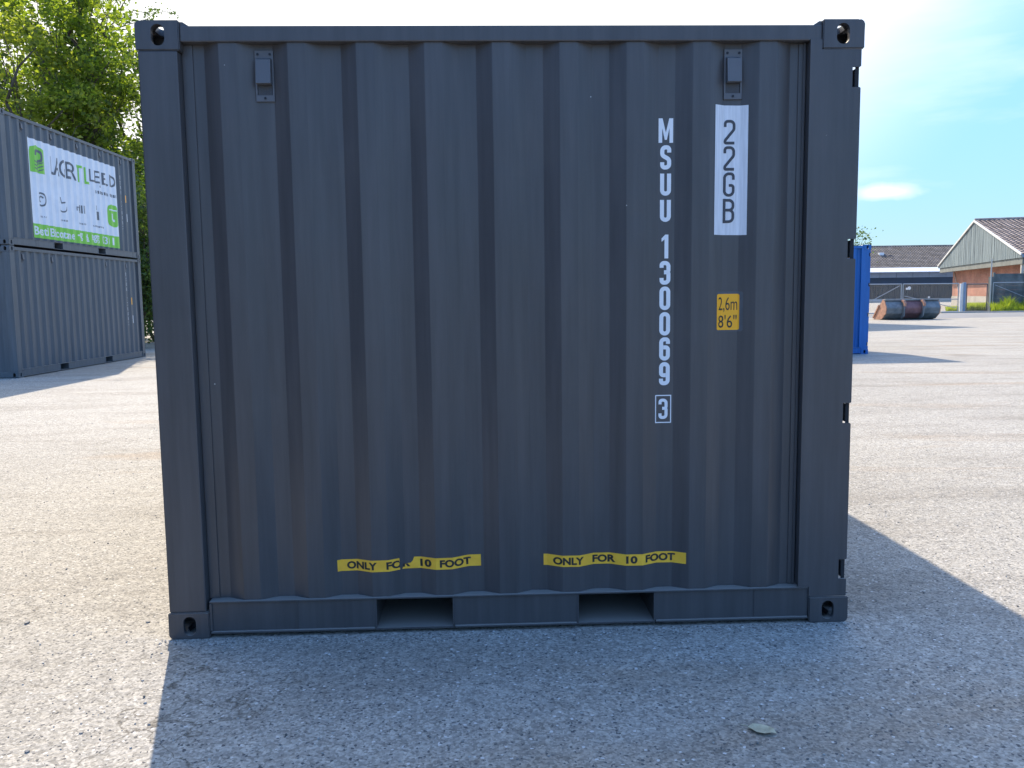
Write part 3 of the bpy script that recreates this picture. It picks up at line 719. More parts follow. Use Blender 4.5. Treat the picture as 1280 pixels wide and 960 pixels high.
ribbon(e, [Vector((2.18, 1.16)), Vector((2.22, 1.04)), Vector((2.32, 1.06))], 0.03)
for k in range(4): ribbon(e, [Vector((3.02 + k * .07, .90)), Vector((3.02 + k * .07, 1.08))], 0.035)
ribbon(e, [Vector((2.84, .94)), Vector((2.84, 1.02)), Vector((2.92, 1.02)), Vector((2.92, .94))], 0.02)
ribbon(e, [Vector((3.86, .82)), Vector((3.86, 1.02))], 0.13); ribbon(e, [Vector((3.84, 1.05)), Vector((3.84, 1.16))], 0.035)
art(e, 'banner_icons', M['grey_ink'], 0.006)
e = bmesh.new()
for cx, wd in ((1.38, .26), (2.25, .26), (3.05, .3), (3.88, .5)):
    k = -wd / 2
    while k < wd / 2: ribbon(e, [Vector((cx + k, .66)), Vector((cx + k + random.uniform(.012, .03), .66 + random.uniform(0, .01)))], 0.035); k += 0.045
k = 3.85
while k < 4.85: ribbon(e, [Vector((k, 1.48)), Vector((k + random.uniform(.02, .05), 1.485))], 0.07); k += 0.075
art(e, 'icon_captions', M['grey_ink'], 0.006)
art(poly_bm(rrect(4.40, 4.92, .72, 1.26, 0.17)), 'banner_badge', M['green'], 0.006)
e = bmesh.new(); ribbon(e, fillet([(4.58, 1.04), (4.58, .88), (4.76, .88)], 0.05), 0.06); ribbon(e, [Vector((4.48, 1.13)), Vector((4.84, 1.13))], 0.03)
art(e, 'badge_mark', M['banner'], 0.008)

# ------------------------------------------------------------------ blue container and the ones casting the far shadow
make_container('shipping_container', 2.991, M['paint_blue'], (10.60 - 2.991, 16.05, 0), R(0), 0.222, [(0.893, 1.238), (1.782, 2.128)], [0.501, 2.454], split_end=True,
    label='bright blue container standing in the yard beyond the right edge of the near dark one', cat='container')
for k, (yy, xx) in enumerate(((-10.1, -4.6), (-3.75, -4.7))):      # unseen stacks added out of view at left to darken reflections in the ribs
    for j, nm in ((0, 'lower'), (1, 'upper')):
        c = copy_tree(low); c.location = (xx, yy, j * (H + 0.001)); c['group'] = 'added unseen containers darkening the reflections'
        c['label'] = '%s grey container of the %s unseen stack added at the left to darken reflections' % (nm, ('nearest', 'second')[k])
far0, _ = make_container('shipping_container', 6.058, M['paint_dull'], (19.2 - 6.058 * math.cos(R(22)), 38.0 - 6.058 * math.sin(R(22)), 0), R(22), 0.24, [(1.64, 1.99), (3.76, 4.12)], [0.52],
    label='grey container at the bottom of the far stack hidden behind the near container', cat='container', group='far stacked containers')
for k, lab in ((1, 'grey container in the middle of the far stack hidden behind the near container'), (2, 'topmost grey container of the far stack hidden behind the near container')):
    c = copy_tree(far0); c.location = (far0.location.x, far0.location.y, k * (H + 0.001)); c['label'] = lab
#DETAILS
# ------------------------------------------------------------------ vegetation
def leaves_mesh(name, cen, nrm_rand, size, m, parent, aspect=0.6, rng=None, up=0.0):
    """many small bent leaves, two triangles each folded on the midrib"""
    n = len(cen); rng = rng or np.random.default_rng(1)
    a = rng.normal(size=(n, 3)); a[:, 2] = a[:, 2] * 0.6 + up; a /= np.linalg.norm(a, axis=1)[:, None]
    b = rng.normal(size=(n, 3)); b -= (b * a).sum(1)[:, None] * a; b /= np.linalg.norm(b, axis=1)[:, None]
    c = np.cross(a, b); s = (size * rng.uniform(0.6, 1.35, n))[:, None]
    v = np.empty((n, 4, 3)); v[:, 0] = cen - a * s * 0.5; v[:, 2] = cen + a * s * 0.5
    v[:, 1] = cen + b * s * aspect * 0.5 + c * s * 0.12; v[:, 3] = cen - b * s * aspect * 0.5 + c * s * 0.12
    base = np.arange(n) * 4
    f = np.stack([base, base + 1, base + 2, base, base + 2, base + 3], 1).reshape(-1, 3)
    me = bpy.data.meshes.new(name); me.vertices.add(n * 4); me.vertices.foreach_set('co', v.reshape(-1))
    me.loops.add(len(f) * 3); me.loops.foreach_set('vertex_index', f.reshape(-1).astype(np.int32))
    me.polygons.add(len(f)); me.polygons.foreach_set('loop_start', np.arange(len(f), dtype=np.int32) * 3)
    me.polygons.foreach_set('loop_total', np.full(len(f), 3, dtype=np.int32)); me.update(); me.validate()
    return link(name, me, m, parent)
def limb(mb, p0, p1, r0, r1, rng, n=5, wob=0.06, seg=7):
    p0 = Vector(p0); p1 = Vector(p1); L = (p1 - p0).length; pts = [p0]
    for i in range(1, n + 1):
        t = i / n; p = p0.lerp(p1, t)
        if i < n: p += Vector(rng.normal(size=3) * L * wob)
        p.z += 0.10 * L * math.sin(math.pi * t) * 0.6; pts.append(p)
    for i in range(n): mb.tube(pts[i], pts[i + 1], r0 + (r1 - r0) * i / n, r0 + (r1 - r0) * (i + 1) / n, seg)
    return pts
def tree(base, hgt, lobes, nclump, nleaf, size, lm, seed, label, cat='tree', group=None, tr=0.2, spread=0.36, name='deciduous_tree', low=0.3):
    rng = np.random.default_rng(seed)
    t = empty(name, base, 0, label=label, cat=cat, group=group)
    mb = MB(); top = Vector((rng.normal() * .3, rng.normal() * .3, hgt * 0.62))
    pts = limb(mb, (0, 0, -0.05), top, tr, tr * 0.35, rng, 7, 0.02, 10)
    cl = []
    for (lx, ly, lz, rx, ry, rz) in lobes:
        k0 = min(6, max(2, int(lz / hgt * 7) - 1)); br = limb(mb, pts[k0], (lx, ly, lz), tr * 0.38, tr * 0.10, rng, 5, 0.05, 6)
        m = max(3, int(nclump * rx * ry * rz / sum(l[3] * l[4] * l[5] for l in lobes)))
        d = rng.normal(size=(m, 3)); d /= np.linalg.norm(d, axis=1)[:, None]; rad = rng.uniform(0.15, 1.0, m) ** 0.45
        c = d * rad[:, None] * np.array([rx, ry, rz]) + np.array([lx, ly, lz])
        for j in range(0, m, 3):
            q = br[2 + (j % 3)]; limb(mb, q, c[j], tr * 0.09, tr * 0.03, rng, 3, 0.06, 4)
        cl.append(c)
    mb.build('trunk', M['bark'], t, smooth=True, fixn=False)
    cl = np.concatenate(cl); k = rng.integers(0, len(cl), nleaf)
    sc = rng.uniform(0.55, 1.3, len(cl))[k][:, None]
    cen = cl[k] + rng.normal(size=(nleaf, 3)) * np.array([spread, spread, spread * 0.6]) * sc
    cen = cen[cen[:, 2] > low]
    leaves_mesh('crown', cen, 0, size, lm, t, rng=rng)
    return t
def lobeset(rng, n, R_, z0, z1, r):
    out = []
    for i in range(n):
        a = rng.uniform(0, 2 * math.pi); q = R_ * math.sqrt(rng.uniform(0.05, 1)); z = z0 + (z1 - z0) * (i + .5) / n
        out.append((q * math.cos(a), q * math.sin(a), z, r * rng.uniform(.8, 1.25), r * rng.uniform(.8, 1.25), r * rng.uniform(.6, .9)))
    return out
TG = 'trees behind the left container stack'
specs = [ # px, depth, height, n lobes, crown radius, lobe r, mat, leaves, label
    (118, 31.5, 14.5, 13, 2.6, 1.55, 'leaf', 26000, 'tall leafy tree whose dark trunk shows just above the banner container'),
    (14, 28.5, 12.0, 12, 2.5, 1.5, 'leaf2', 22000, 'yellowish green tree at the left picture edge, lower rounded crown above the banner container'),
    (60, 37.0, 16.5, 13, 3.0, 1.8, 'leaf', 22000, 'tallest green tree standing further back between the other two crowns above the stack'),
    (178, 35.5, 13.0, 12, 2.1, 1.4, 'leaf3', 18000, 'darker tree reaching right, its twigs showing over the top left corner of the near container'),
    (-45, 36.0, 15.5, 12, 3.0, 1.8, 'leaf3', 14000, 'tree beyond the left edge of the view behind the container stack')]
for i, (px, d, h, n, R_, r, lm, nl, lab) in enumerate(specs):
    rng = np.random.default_rng(50 + i); b = cf((px - 640) / FPX * d, d)
    tree(b, h, lobeset(rng, n, R_, 3.2, h - 1.1, r), 230, int(nl * 0.72), 0.20, M[lm], 60 + i, lab, group=TG, tr=0.24)
# low growth behind the stack, seen in the gap beside the near container
for i, (px, d, h, lab) in enumerate(((176, 26.5, 5.6, 'bushy green shrub just beyond the far end of the container stack'), (150, 29.0, 5.0, 'shrub behind the lower grey container of the stack'), (196, 31.0, 4.6, 'shrub in the gap between the stack and the near container'))):
    rng = np.random.default_rng(80 + i); b = cf((px - 640) / FPX * d, d)
    tree(b, h, lobeset(rng, 7, 1.1, 0.8, h - .6, 1.0), 110, 13000, 0.13, M['leaf3' if i != 1 else 'leaf'], 90 + i, lab, 'shrub', 'shrubs behind the stack', tr=0.07, spread=0.33, name='shrub', low=0.05)
# long twigs reaching over the corner of the near container
rng = np.random.default_rng(5); tb = MB(); lc = []
tw = bpy.data.objects['deciduous_tree.003']; base = Vector(tw.location)
for (xa, ya, xb, yb) in ((140, 30, 200, 11), (140, 36, 222, 20), (150, 12, 170, -14), (128, 20, 168, 26), (60, 0, 96, -25)):
    p0 = at(xa, ya, 33.5) - base; p1 = at(xb, yb, 32.5) - base; pts = limb(tb, p0, p1, 0.022, 0.006, rng, 6, 0.03, 5)
    for s in range(70):
        t = rng.uniform(0.1, 1) ** 0.8; j = min(5, int(t * 6)); lc.append(np.array(pts[j].lerp(pts[j + 1], t * 6 - j)) + rng.normal(size=3) * 0.10)
tb.build('long_twig', M['twig'], tw, fixn=False)
leaves_mesh('twig_leaves', np.array(lc), 0, 0.14, M['leaf3'], tw, rng=rng)
b = cf((1071 - 640) / FPX * 72, 72)
rng = np.random.default_rng(9)
tree(b, 7.6, lobeset(rng, 5, .7, 4.6, 7.0, .6), 40, 420, 0.20, M['leaf3'], 10, 'small sparse tree peeping out above the blue container', tr=0.09, name='small_tree')

# ------------------------------------------------------------------ tiled roofs
def tile_mat(name, c1, c2):
    m = mat(name, c1, 0.85, 0.0, 5.0, col2=c2); n = m.node_tree
    return m
M['tile_hall'] = mat('weathered_tiles_grey', (0.10, 0.088, 0.080), 0.85, 0.25, 1.3, col2=(0.20, 0.175, 0.16), detail=8)
M['tile_brick'] = mat('weathered_tiles_pinkish', (0.17, 0.13, 0.115), 0.85, 0.25, 1.5, col2=(0.33, 0.27, 0.24), detail=8)
def tile_slope(L, S_, rise, rowd, colw, amp, step, seg=4):
    """tile courses over a slope: local x along the eave, y up the slope horizontally"""
    nr = int(S_ / rowd); nc = int(L / colw); b = bmesh.new(); ln = math.hypot(S_, rise); nz_ = S_ / ln; ny_ = -rise / ln
    for r_ in range(nr):
        rows = []
        for (t, off) in ((r_ / nr, step), ((r_ + 1) / nr, 0.0)):
            row = []
            for c in range(nc * seg + 1):
                h = amp * abs(math.sin(math.pi * c / seg)) + off; x = c / seg * colw
                row.append(b.verts.new((x, S_ * t + ny_ * h, rise * t + nz_ * h)))
            rows.append(row)
        for c in range(nc * seg): b.faces.new((rows[0][c], rows[0][c + 1], rows[1][c + 1], rows[1][c]))
        low = [b.verts.new((v.co.x, v.co.y - ny_ * step * 1.0, v.co.z - nz_ * step * 1.2)) for v in rows[0]]
        for c in range(nc * seg): b.faces.new((low[c], low[c + 1], rows[0][c + 1], rows[0][c]))
    return b
def brick_mat(name, c1, c2, mortar, scale=1.0):
    m = bpy.data.materials.new(name); m.use_nodes = True; n = m.node_tree; b = n.nodes['Principled BSDF']; lk = n.links.new
    t = n.nodes.new('ShaderNodeTexCoord'); sp = n.nodes.new('ShaderNodeSeparateXYZ'); lk(t.outputs['Object'], sp.inputs[0])
    a = n.nodes.new('ShaderNodeMath'); lk(sp.outputs[0], a.inputs[0]); lk(sp.outputs[1], a.inputs[1])
    cb_ = n.nodes.new('ShaderNodeCombineXYZ'); lk(a.outputs[0], cb_.inputs[0]); lk(sp.outputs[2], cb_.inputs[1])
    k = n.nodes.new('ShaderNodeTexBrick'); k.inputs['Scale'].default_value = 1; k.inputs['Brick Width'].default_value = 0.24; k.inputs['Row Height'].default_value = 0.075
    k.inputs['Mortar Size'].default_value = 0.008; k.inputs['Color1'].default_value = (*c1, 1); k.inputs['Color2'].default_value = (*c2, 1); k.inputs['Mortar'].default_value = (*mortar, 1)
    lk(cb_.outputs[0], k.inputs['Vector'])
    z = n.nodes.new('ShaderNodeTexNoise'); z.inputs['Scale'].default_value = 0.9; z.inputs['Detail'].default_value = 7; lk(t.outputs['Object'], z.inputs[0])
    r = n.nodes.new('ShaderNodeValToRGB'); r.color_ramp.elements[0].position = .35; r.color_ramp.elements[0].color = (.78, .78, .78, 1); r.color_ramp.elements[1].position = .7; r.color_ramp.elements[1].color = (1.15, 1.15, 1.15, 1)
    lk(z.outputs[0], r.inputs[0]); x = n.nodes.new('ShaderNodeMixRGB'); x.blend_type = 'MULTIPLY'; x.inputs[0].default_value = 1
    lk(k.outputs[0], x.inputs[1]); lk(r.outputs[0], x.inputs[2]); lk(x.outputs[0], b.inputs['Base Color']); b.inputs['Roughness'].default_value = 0.9
    return m
M['brick'] = brick_mat('red_brick', (0.36, 0.105, 0.06), (0.46, 0.17, 0.10), (0.38, 0.33, 0.28))
M['plinth'] = mat('plinth_render', (0.40, 0.37, 0.32), 0.9, 0.2, 1.2)
M['boards'] = mat('weathered_boards', (0.13, 0.17, 0.185), 0.85, 0.3, 1.6, col2=(0.24, 0.30, 0.315), stretch=(1, 5, 0.35), detail=8)
M['beam'] = mat('grey_beam', (0.17, 0.18, 0.165), 0.85, 0.2, 1)
M['verge'] = mat('verge_white', (0.60, 0.60, 0.58), 0.6, 0.1, 2)
M['metal_band'] = mat('white_fascia', (0.75, 0.75, 0.74), 0.5, 0.05, 1)
M['blue_panel'] = mat('pale_blue_panel', (0.30, 0.38, 0.52), 0.4, 0.12, 0.5)
M['navy_panel'] = mat('navy_panel', (0.030, 0.055, 0.095), 0.5, 0.15, 0.6)
M['sheet_door'] = mat('dark_sheeting', (0.055, 0.070, 0.075), 0.6, 0.2, 1, stretch=(3, 3, .3))
M['dock'] = mat('dock_concrete', (0.42, 0.41, 0.36), 0.85, 0.12, 1)
M['board_fence'] = mat('concrete_planks', (0.095, 0.115, 0.115), 0.85, 0.3, 1.2, col2=(0.15, 0.17, 0.165))

# brick building with the boarded gable
near = cf(30.3, 50.0); farc = cf(35.8, 70.0); uv = (farc - near); GL_ = uv.length; near = cf(30.3 * 1.28, 50.0 * 1.28)
vdir = Vector((uv.y, -uv.x, 0)).normalized()
near.z = -0.41
bb_ = empty('brick_building', near, math.atan2(vdir.y, vdir.x), label='red brick building with a grey boarded gable and tiled roof on the far right', cat='building')
LB = 34.0; bb_.scale = (1.28, 1.28, 1.28)
MB().box(0.9, LB, 0.5, GL_ - 0.6, 1.1, 4.3).build('wall', M['brick'], bb_)
MB().box(0.86, LB + .04, 0.46, GL_ - 0.56, 0.0, 1.1).build('plinth', M['plinth'], bb_)
ym = GL_ / 2; ez = 3.42; ap = 6.45; tanr = (ap - 3.62) / (ym + .5)
gb = MB(); y = -0.42; rr_ = random.Random(3)
while y < GL_ + 0.42:
    y2 = min(y + 0.148, GL_ + 0.42); f_ = lambda q: 3.60 + (ym + .5 - abs(q - ym)) * tanr - 0.10
    dx = rr_.uniform(0, 0.025); mid = (y + y2) / 2
    gb.prism([(y, ez), (y2, ez), (y2, f_(y2)), (y, f_(y))], 'x', 0.0 + dx, 0.06 + dx); y += 0.155
gb.build('gable_boards', M['boards'], bb_)
MB().box(0.08, 0.34, -0.3, GL_ + 0.3, 3.05, 3.415).build('gable_beam', M['beam'], bb_)
MB().box(0.36, 0.88, -0.3, GL_ + 0.3, 3.30, 3.41).build('soffit', M['boards'], bb_)
for sgn in (0, 1):
    Y0 = -0.5 if sgn == 0 else GL_ + 0.5
    b = tile_slope(LB, ym + 0.5, (ym + .5) * tanr, 0.42, 0.30, 0.045, 0.05)
    for v in b.verts:
        v.co = Vector((v.co.x + 0.02, (Y0 + v.co.y) if sgn == 0 else (Y0 - v.co.y), 3.62 + v.co.z))
    rf = MB(); rf.join(b); rf.build('roof', M['tile_brick'], bb_, fixn=False)
    a_ = (-0.04, Y0, 3.60); c_ = (-0.04, ym, 3.60 + (ym + .5) * tanr)
    MB().bar(a_, c_, 0.08, 0.12).build('verge_board', M['verge'], bb_)
    MB().box(0.0, LB, Y0 - 0.06 if sgn == 0 else Y0 + .001, Y0 - .001 if sgn == 0 else Y0 + 0.06, 3.42, 3.60).build('fascia', M['bluegrey'], bb_)
MB().tube((0.0, ym, ap + .04), (LB, ym, ap + .04), 0.13, seg=10).build('ridge_tiles', M['tile_brick'], bb_)
MB().box(0.3, LB, -0.28, 0.45, 3.25, 3.40).build('eave_soffit', M['beam'], bb_)
MB().box(0.12, 0.30, -0.05, 0.13, 0.0, 3.04).build('corner_post', M['pale_pole'], bb_)
MB().bar((0.2, 0.3, 2.0), (0.2, -0.6, 0.2), .1, .1)
MB().tube((0.84, GL_ - 1.0, 3.2), (0.84, GL_ - 3.2, 1.2), 0.03).build('downpipe', M['pale_pole'], bb_)
for xw in (6, 12, 18, 24):
    fr = MB().box(xw, xw + 1.6, 0.44, 0.499, 1.6, 2.8).build('window', M['verge'], bb_)
    MB().box(xw + .1, xw + 1.5, 0.425, 0.439, 1.7, 2.7).build('pane', M['dark'], fr)

# long hall behind the gate
HA = cf(38.0, 126.0); HB = cf(78.0, 126.0); hd = HB - HA
hl = empty('storage_hall', HA, math.atan2(hd.y, hd.x), label='long low hall with weathered tiled roof and white fascia behind the gates', cat='building')
HL = hd.length
b = tile_slope(HL, 8.5, 3.75, 0.5, 0.42, 0.07, 0.07, 3)
for v in b.verts: v.co = Vector((v.co.x, v.co.y - 0.9, v.co.z + 4.95))
rf = MB(); rf.join(b); rf.build('roof', M['tile_hall'], hl, fixn=False)
b = tile_slope(HL, 8.5, 3.75, 0.5, 0.42, 0.07, 0.07, 3)
for v in b.verts: v.co = Vector((v.co.x, 16.1 - v.co.y, v.co.z + 4.95))
rf = MB(); rf.join(b); rf.build('roof', M['tile_hall'], hl, fixn=False)
MB().tube((0, 7.6, 8.72), (HL, 7.6, 8.72), 0.16, seg=8).build('ridge_tiles', M['tile_hall'], hl)
MB().prism([(-2.3, 4.42), (-2.3, 4.48), (-0.92, 5.12), (-0.92, 5.02)], 'x', 0, HL).build('fascia', M['metal_band'], hl)
MB().box(0, HL, -0.91, 0.05, 4.92, 5.00).build('soffit', M['metal_band'], hl)
pn = MB(); x = 0.0
while x < HL - 1: pn.box(x, x + 2.46, 0.0, 0.1, 3.67, 4.90); x += 2.5
pn.build('upper_panels', M['blue_panel'], hl)
MB().box(0, HL, 0.11, 16, 0.0, 4.49).build('wall', M['navy_panel'], hl)
MB().box(0, HL, 0.02, 0.10, 2.7, 3.66).build('navy_band', M['navy_panel'], hl)
sd = MB(); x = 0.0
while x < HL - .4: sd.box(x, x + 0.28, -0.03, 0.09, 0.55, 2.69); x += 0.36
sd.build('sheet_doors', M['sheet_door'], hl)
MB().box(0, HL, -2.2, 0.10, 0.0, 0.50).build('loading_dock', M['dock'], hl)
rvp = (at(1101, 324, 129.0) - HA); rv = MB(); ang = hl.rotation_euler.z
lp = Matrix.Rotation(-ang, 3, 'Z') @ rvp
zr = 4.95 + (lp.y + .9) * 3.75 / 8.5
v_ = MB().box(lp.x - .35, lp.x + .35, lp.y - .3, lp.y + .3, zr - .05, zr + .38, .05).build('roof_fitting', M['metal_band'], hl)  # small white box with a dark arm on the hall roof
MB().bar((lp.x + .36, lp.y - .2, zr + .1), (lp.x + 1.4, lp.y - 1.3, zr - .25), .08, .08).build('fitting_arm', M['navy_panel'], v_)

# ------------------------------------------------------------------ gates and fence
def F(px, d, z=0.0): return cf((px - 640) / FPX * d, d, z)
def wire(mb, p0, p1, z0, z1, pitch=0.16, th=0.0045):
    p0 = Vector((p0.x, p0.y, 0)); p1 = Vector((p1.x, p1.y, 0)); L = (p1 - p0).length; d = (p1 - p0) / L; h = z1 - z0
    k = -h
    while k < L:
        for sg in (1, -1):
            a, c = k, k + h; za, zc_ = (z0, z1) if sg > 0 else (z1, z0)
            t0 = max(0, a); t1 = min(L, c)
            if t1 > t0 + .01:
                f0 = (t0 - a) / h; f1 = (t1 - a) / h
                mb.bar(p0 + d * t0 + Vector((0, 0, za + (zc_ - za) * f0)), p0 + d * t1 + Vector((0, 0, za + (zc_ - za) * f1)), th, th)
        k += pitch
def leaf(pA, pB, m, label, z0=0.06, z1=2.02, mid=None, brace=None, name='yard_gate', cat='gate', r=0.035, group=None, wirem='galv'):
    t = empty(name, pA, 0, label=label, cat=cat, group=group); o = Vector(pA); q = lambda p, z: Vector((p.x - o.x, p.y - o.y, z))
    fr = MB()
    for a_, c_ in (((pA, z0), (pA, z1)), ((pB, z0), (pB, z1)), ((pA, z0), (pB, z0)), ((pA, z1), (pB, z1))): fr.tube(q(*a_), q(*c_), r)
    if mid: fr.tube(q(pA, mid), q(pB, mid), r * 0.9)
    fr.build('gate_frame', m, t)
    if brace:
        (f0, za), (f1, zb) = brace; MB().tube(q(pA.lerp(pB, f0), za), q(pA.lerp(pB, f1), zb), r * 0.7).build('diagonal_brace', m, t)
    wm = MB(); wire(wm, q(pA, 0), q(pB, 0), z0, z1); wm.build('wire_mesh', M['gate_dark'], t)
    return t
g1_ = leaf(F(1040, 55.5), F(1125.4, 57.3), M['galv'], 'wide galvanised gate leaf whose left part is hidden behind the blue container', mid=0.90, brace=((0.58, 0.95), (0.97, 1.9)), group='double yard gate leaves')
g2_ = leaf(F(1127.6, 57.3), F(1196.5, 59.0), M['galv'], 'right hand galvanised gate leaf behind the loader bucket with two white discs', mid=0.93, brace=((0.03, 1.2), (0.97, 0.3)), group='double yard gate leaves')
o = Vector(g2_.location)
for px, py, rr in ((1133.5, 361, .075), (1136.5, 360.2, .12), (1161, 371.5, .07)):
    p = at(px, py, 57.9) - o; MB().tube(p, p + Vector((0, -0.03, 0)), rr, seg=14).build('white_disc', M['metal_band'], g2_)  # plain white discs on the gate leaf
leaf(F(1206.8, 59.6), F(1232.2, 60.2), M['gate_dark'], 'narrow dark framed pedestrian gate in front of the brick building', z1=1.98, name='pedestrian_gate', brace=None, r=0.04)
def post(name, p, m, w_, h, label, cat='post', w2=None):
    t = MB().box(-w_ / 2, w_ / 2, -(w2 or w_) / 2, (w2 or w_) / 2, 0, h, 0.01).build(name, m); t.location = p; tag(t, label, cat); return t
post('gate_post', F(1199.6, 59.3), M['verge'], 0.14, 2.02, 'white square gate post next to a thicker blue-grey one')
post('gate_post', F(1203.4, 59.4), M['bluegrey'], 0.19, 2.10, 'thick blue-grey gate post between wide gate and pedestrian gate')
post('gate_post', F(1236.6, 60.5), M['board_fence'], 0.26, 2.50, 'dark grey post where the plank fence meets the pedestrian gate')
pp = MB().tube((0, 0, 0), (0, 0, 3.75), 0.05, 0.045, 10).build('slender_pole', M['pale_pole']); pp.location = F(1236.2, 60.1); tag(pp, 'slender pale pole rising above the pedestrian gate', 'pole')
# concrete plank fence
PA, PB = F(1240, 61.2), F(1475, 60.0); d_ = PB - PA
fe = empty('plank_fence', PA, math.atan2(d_.y, d_.x), label='tall dark grey concrete plank fence right of the pedestrian gate', cat='fence')
nb_ = int(d_.length / 2.1)
for i in range(nb_):
    MB().box(i * 2.1 - .06, i * 2.1 + .06, -.08, .08, 0, 2.83 + (0.06 if i else -.02)).build('fence_post', M['board_fence'], fe)
    pl_ = MB(); hh = 2.72 if i < 1 else 2.84
    k = 0
    while k * .31 < hh - .1: pl_.box(i * 2.1 + .065, i * 2.1 + 2.035, -.03, .03, k * .31 + .002, min(hh, k * .31 + .309), .004); k += 1
    pl_.build('plank_panel', M['board_fence'], fe)
# chain link run in front of the planks
PA, PB = F(1239.5, 60.2), F(1440, 59.3)
cl = leaf(PA, PB, M['galv'], 'chain link fence with top rail and brace in front of the concrete plank fence', z0=.08, z1=2.06, name='chain_link_fence', cat='fence', brace=((0.01, 1.9), (0.27, 0.7)), r=0.03)

# asphalt strip and kerb along the gates
def cfp(lat, dep): p = cf(lat, dep); return (p.x, p.y)
rng = np.random.default_rng(2); L1 = []; L2 = []
for k in range(24):
    la = 21 + k * 5; L1.append(cfp(la, 47.5 + .35 * rng.normal() + min(0, (la - 30) * .25))); L2.append(cfp(la, 55.2 + 0.25 * rng.normal()))
sheet('road', L1 + L2[::-1], 0.004, M['asphalt'], kind='structure')
kb = MB(); a_ = F(1176, 57.2); c_ = F(1500, 56.0); kb.bar(Vector((a_.x, a_.y, .05)), Vector((c_.x, c_.y, .05)), 0.35, 0.10)
o = kb.build('kerb', M['kerb']); tag(o, kind='structure')

# weeds
def blades(name, n, gen, hmin, hmax, m, seed, label):
    rng = np.random.default_rng(seed); P = np.array([gen(rng) for _ in range(n)])
    h = rng.uniform(hmin, hmax, n) * np.array([p[2] for p in P]); a = rng.uniform(0, 6.283, n); wd = rng.uniform(.012, .03, n)
    v = np.zeros((n, 5, 3)); dx = np.cos(a) * wd; dy = np.sin(a) * wd; lx = rng.normal(size=n) * .22 * h; ly = rng.normal(size=n) * .22 * h
    for j, (t, ww) in enumerate(((0, 1), (0, -1), (.55, .8), (.55, -.8), (1, 0))):
        v[:, j, 0] = P[:, 0] + dx * ww + lx * t * t; v[:, j, 1] = P[:, 1] + dy * ww + ly * t * t; v[:, j, 2] = h * t
    base = np.arange(n) * 5; f = np.stack([base, base + 1, base + 3, base, base + 3, base + 2, base + 2, base + 3, base + 4], 1).reshape(-1, 3)
    me = bpy.data.meshes.new(name); me.from_pydata(v.reshape(-1, 3).tolist(), [], f.tolist()); o = link(name, me, m); tag(o, label, 'grass', kind='stuff')
def gen_a(rng):
    px = rng.uniform(1239, 1330); t = (px - 1239) / 50; d = rng.uniform(58.2, 60.1); p = F(px, d)
    return (p.x, p.y, (0.45 + 0.6 * abs(math.sin(px * .75 + 1.7 * math.sin(px * 1.9))) * (.6 + .4 * math.sin(px * .21 + 1))) * (1.15 - .55 * max(0, 59.3 - d)))
blades('weeds', 9000, gen_a, .22, 1.15, M['weed'], 3, 'tall yellow-green weeds at the foot of the plank fence')
def gen_b(rng):
    px = rng.uniform(1206, 1235) if rng.random() < .8 else rng.uniform(1182, 1198); d = rng.uniform(61.2, 63); p = F(px, d)
    return (p.x, p.y, .7 if px > 1206 else .45)
blades('weeds', 5000, gen_b, .2, 1.0, M['weed'], 4, 'lower tuft of weeds behind the pedestrian gate by the brick wall')

# ------------------------------------------------------------------ loader bucket
bo = cf((1105 - 640) / FPX * 44.6, 44.6)
bk = empty('loader_bucket', bo, -YAW - R(5) * 0, label='old grey loader bucket with rusty end plate and maroon middle lying on the yard', cat='loader bucket')
WB = 2.82
prof_ = fillet([(0.02, 1.06), (-0.10, 0.98), (-0.34, 0.64), (-0.24, 0.34), (0.20, 0.05), (0.50, 0.0), (1.15, 0.0)], 0.12, False, 4)
def shell(x0, x1, off=0.0, th=.025):
    b = bmesh.new(); n = len(prof_); A = []
    for k in (0, 1):
        for xx in (x0, x1):
            row = []
            for i, p in enumerate(prof_):
                t_ = (prof_[min(n - 1, i + 1)] - prof_[max(0, i - 1)]).normalized(); nn = Vector((t_.y, -t_.x)); nn = -nn if nn.x > 0 and p.y > .3 else nn
                q = p + Vector((-abs(t_.y), -t_.x * 1.0)) * 0.0 + Vector((t_.y, -t_.x)) * (off + (0 if k else -th)) * 1.0
                row.append(b.verts.new((xx, q.x, max(0.0 - off, q.y))))
            A.append(row)
    for i in range(n - 1):
        b.faces.new((A[2][i], A[2][i + 1], A[3][i + 1], A[3][i])); b.faces.new((A[0][i], A[1][i], A[1][i + 1], A[0][i + 1]))
        for s in (0, 1): b.faces.new((A[s][i], A[s + 2][i], A[s + 2][i + 1], A[s][i + 1]))
    b.faces.new((A[0][0], A[1][0], A[3][0], A[2][0])); b.faces.new((A[0][-1], A[1][-1], A[3][-1], A[2][-1]))
    return b
s_ = MB(); s_.join(shell(0.0, WB)); s_.build('bucket_shell', M['bucket'], bk, smooth=False)
s_ = MB(); b = shell(0.92, 1.86, 0.0, .03)
for v in b.verts: v.co.y -= 0.03; v.co.z = v.co.z * 0.97 + .02
s_.join(b); s_.build('middle_plate', M['bucket_red'], bk)
ep = [(p.x, max(0.005, p.y)) for p in prof_] + [(1.1, .14), (.62, .66), (.16, 1.09)]
MB().prism(ep, 'x', -0.04, -0.001).build('end_plate', M['rust'], bk); MB().prism(ep, 'x', WB + .001, WB + .04).build('end_plate', M['rust'], bk)
MB().bar((-0.06, 1.22, .09), (-0.06, .52, .78), .05, .09).build('edge_stiffener', M['rust'], bk)
MB().box(-.03, WB + .03, -.16, .10, 1.02, 1.11, .02).build('top_edge', M['bucket'], bk)
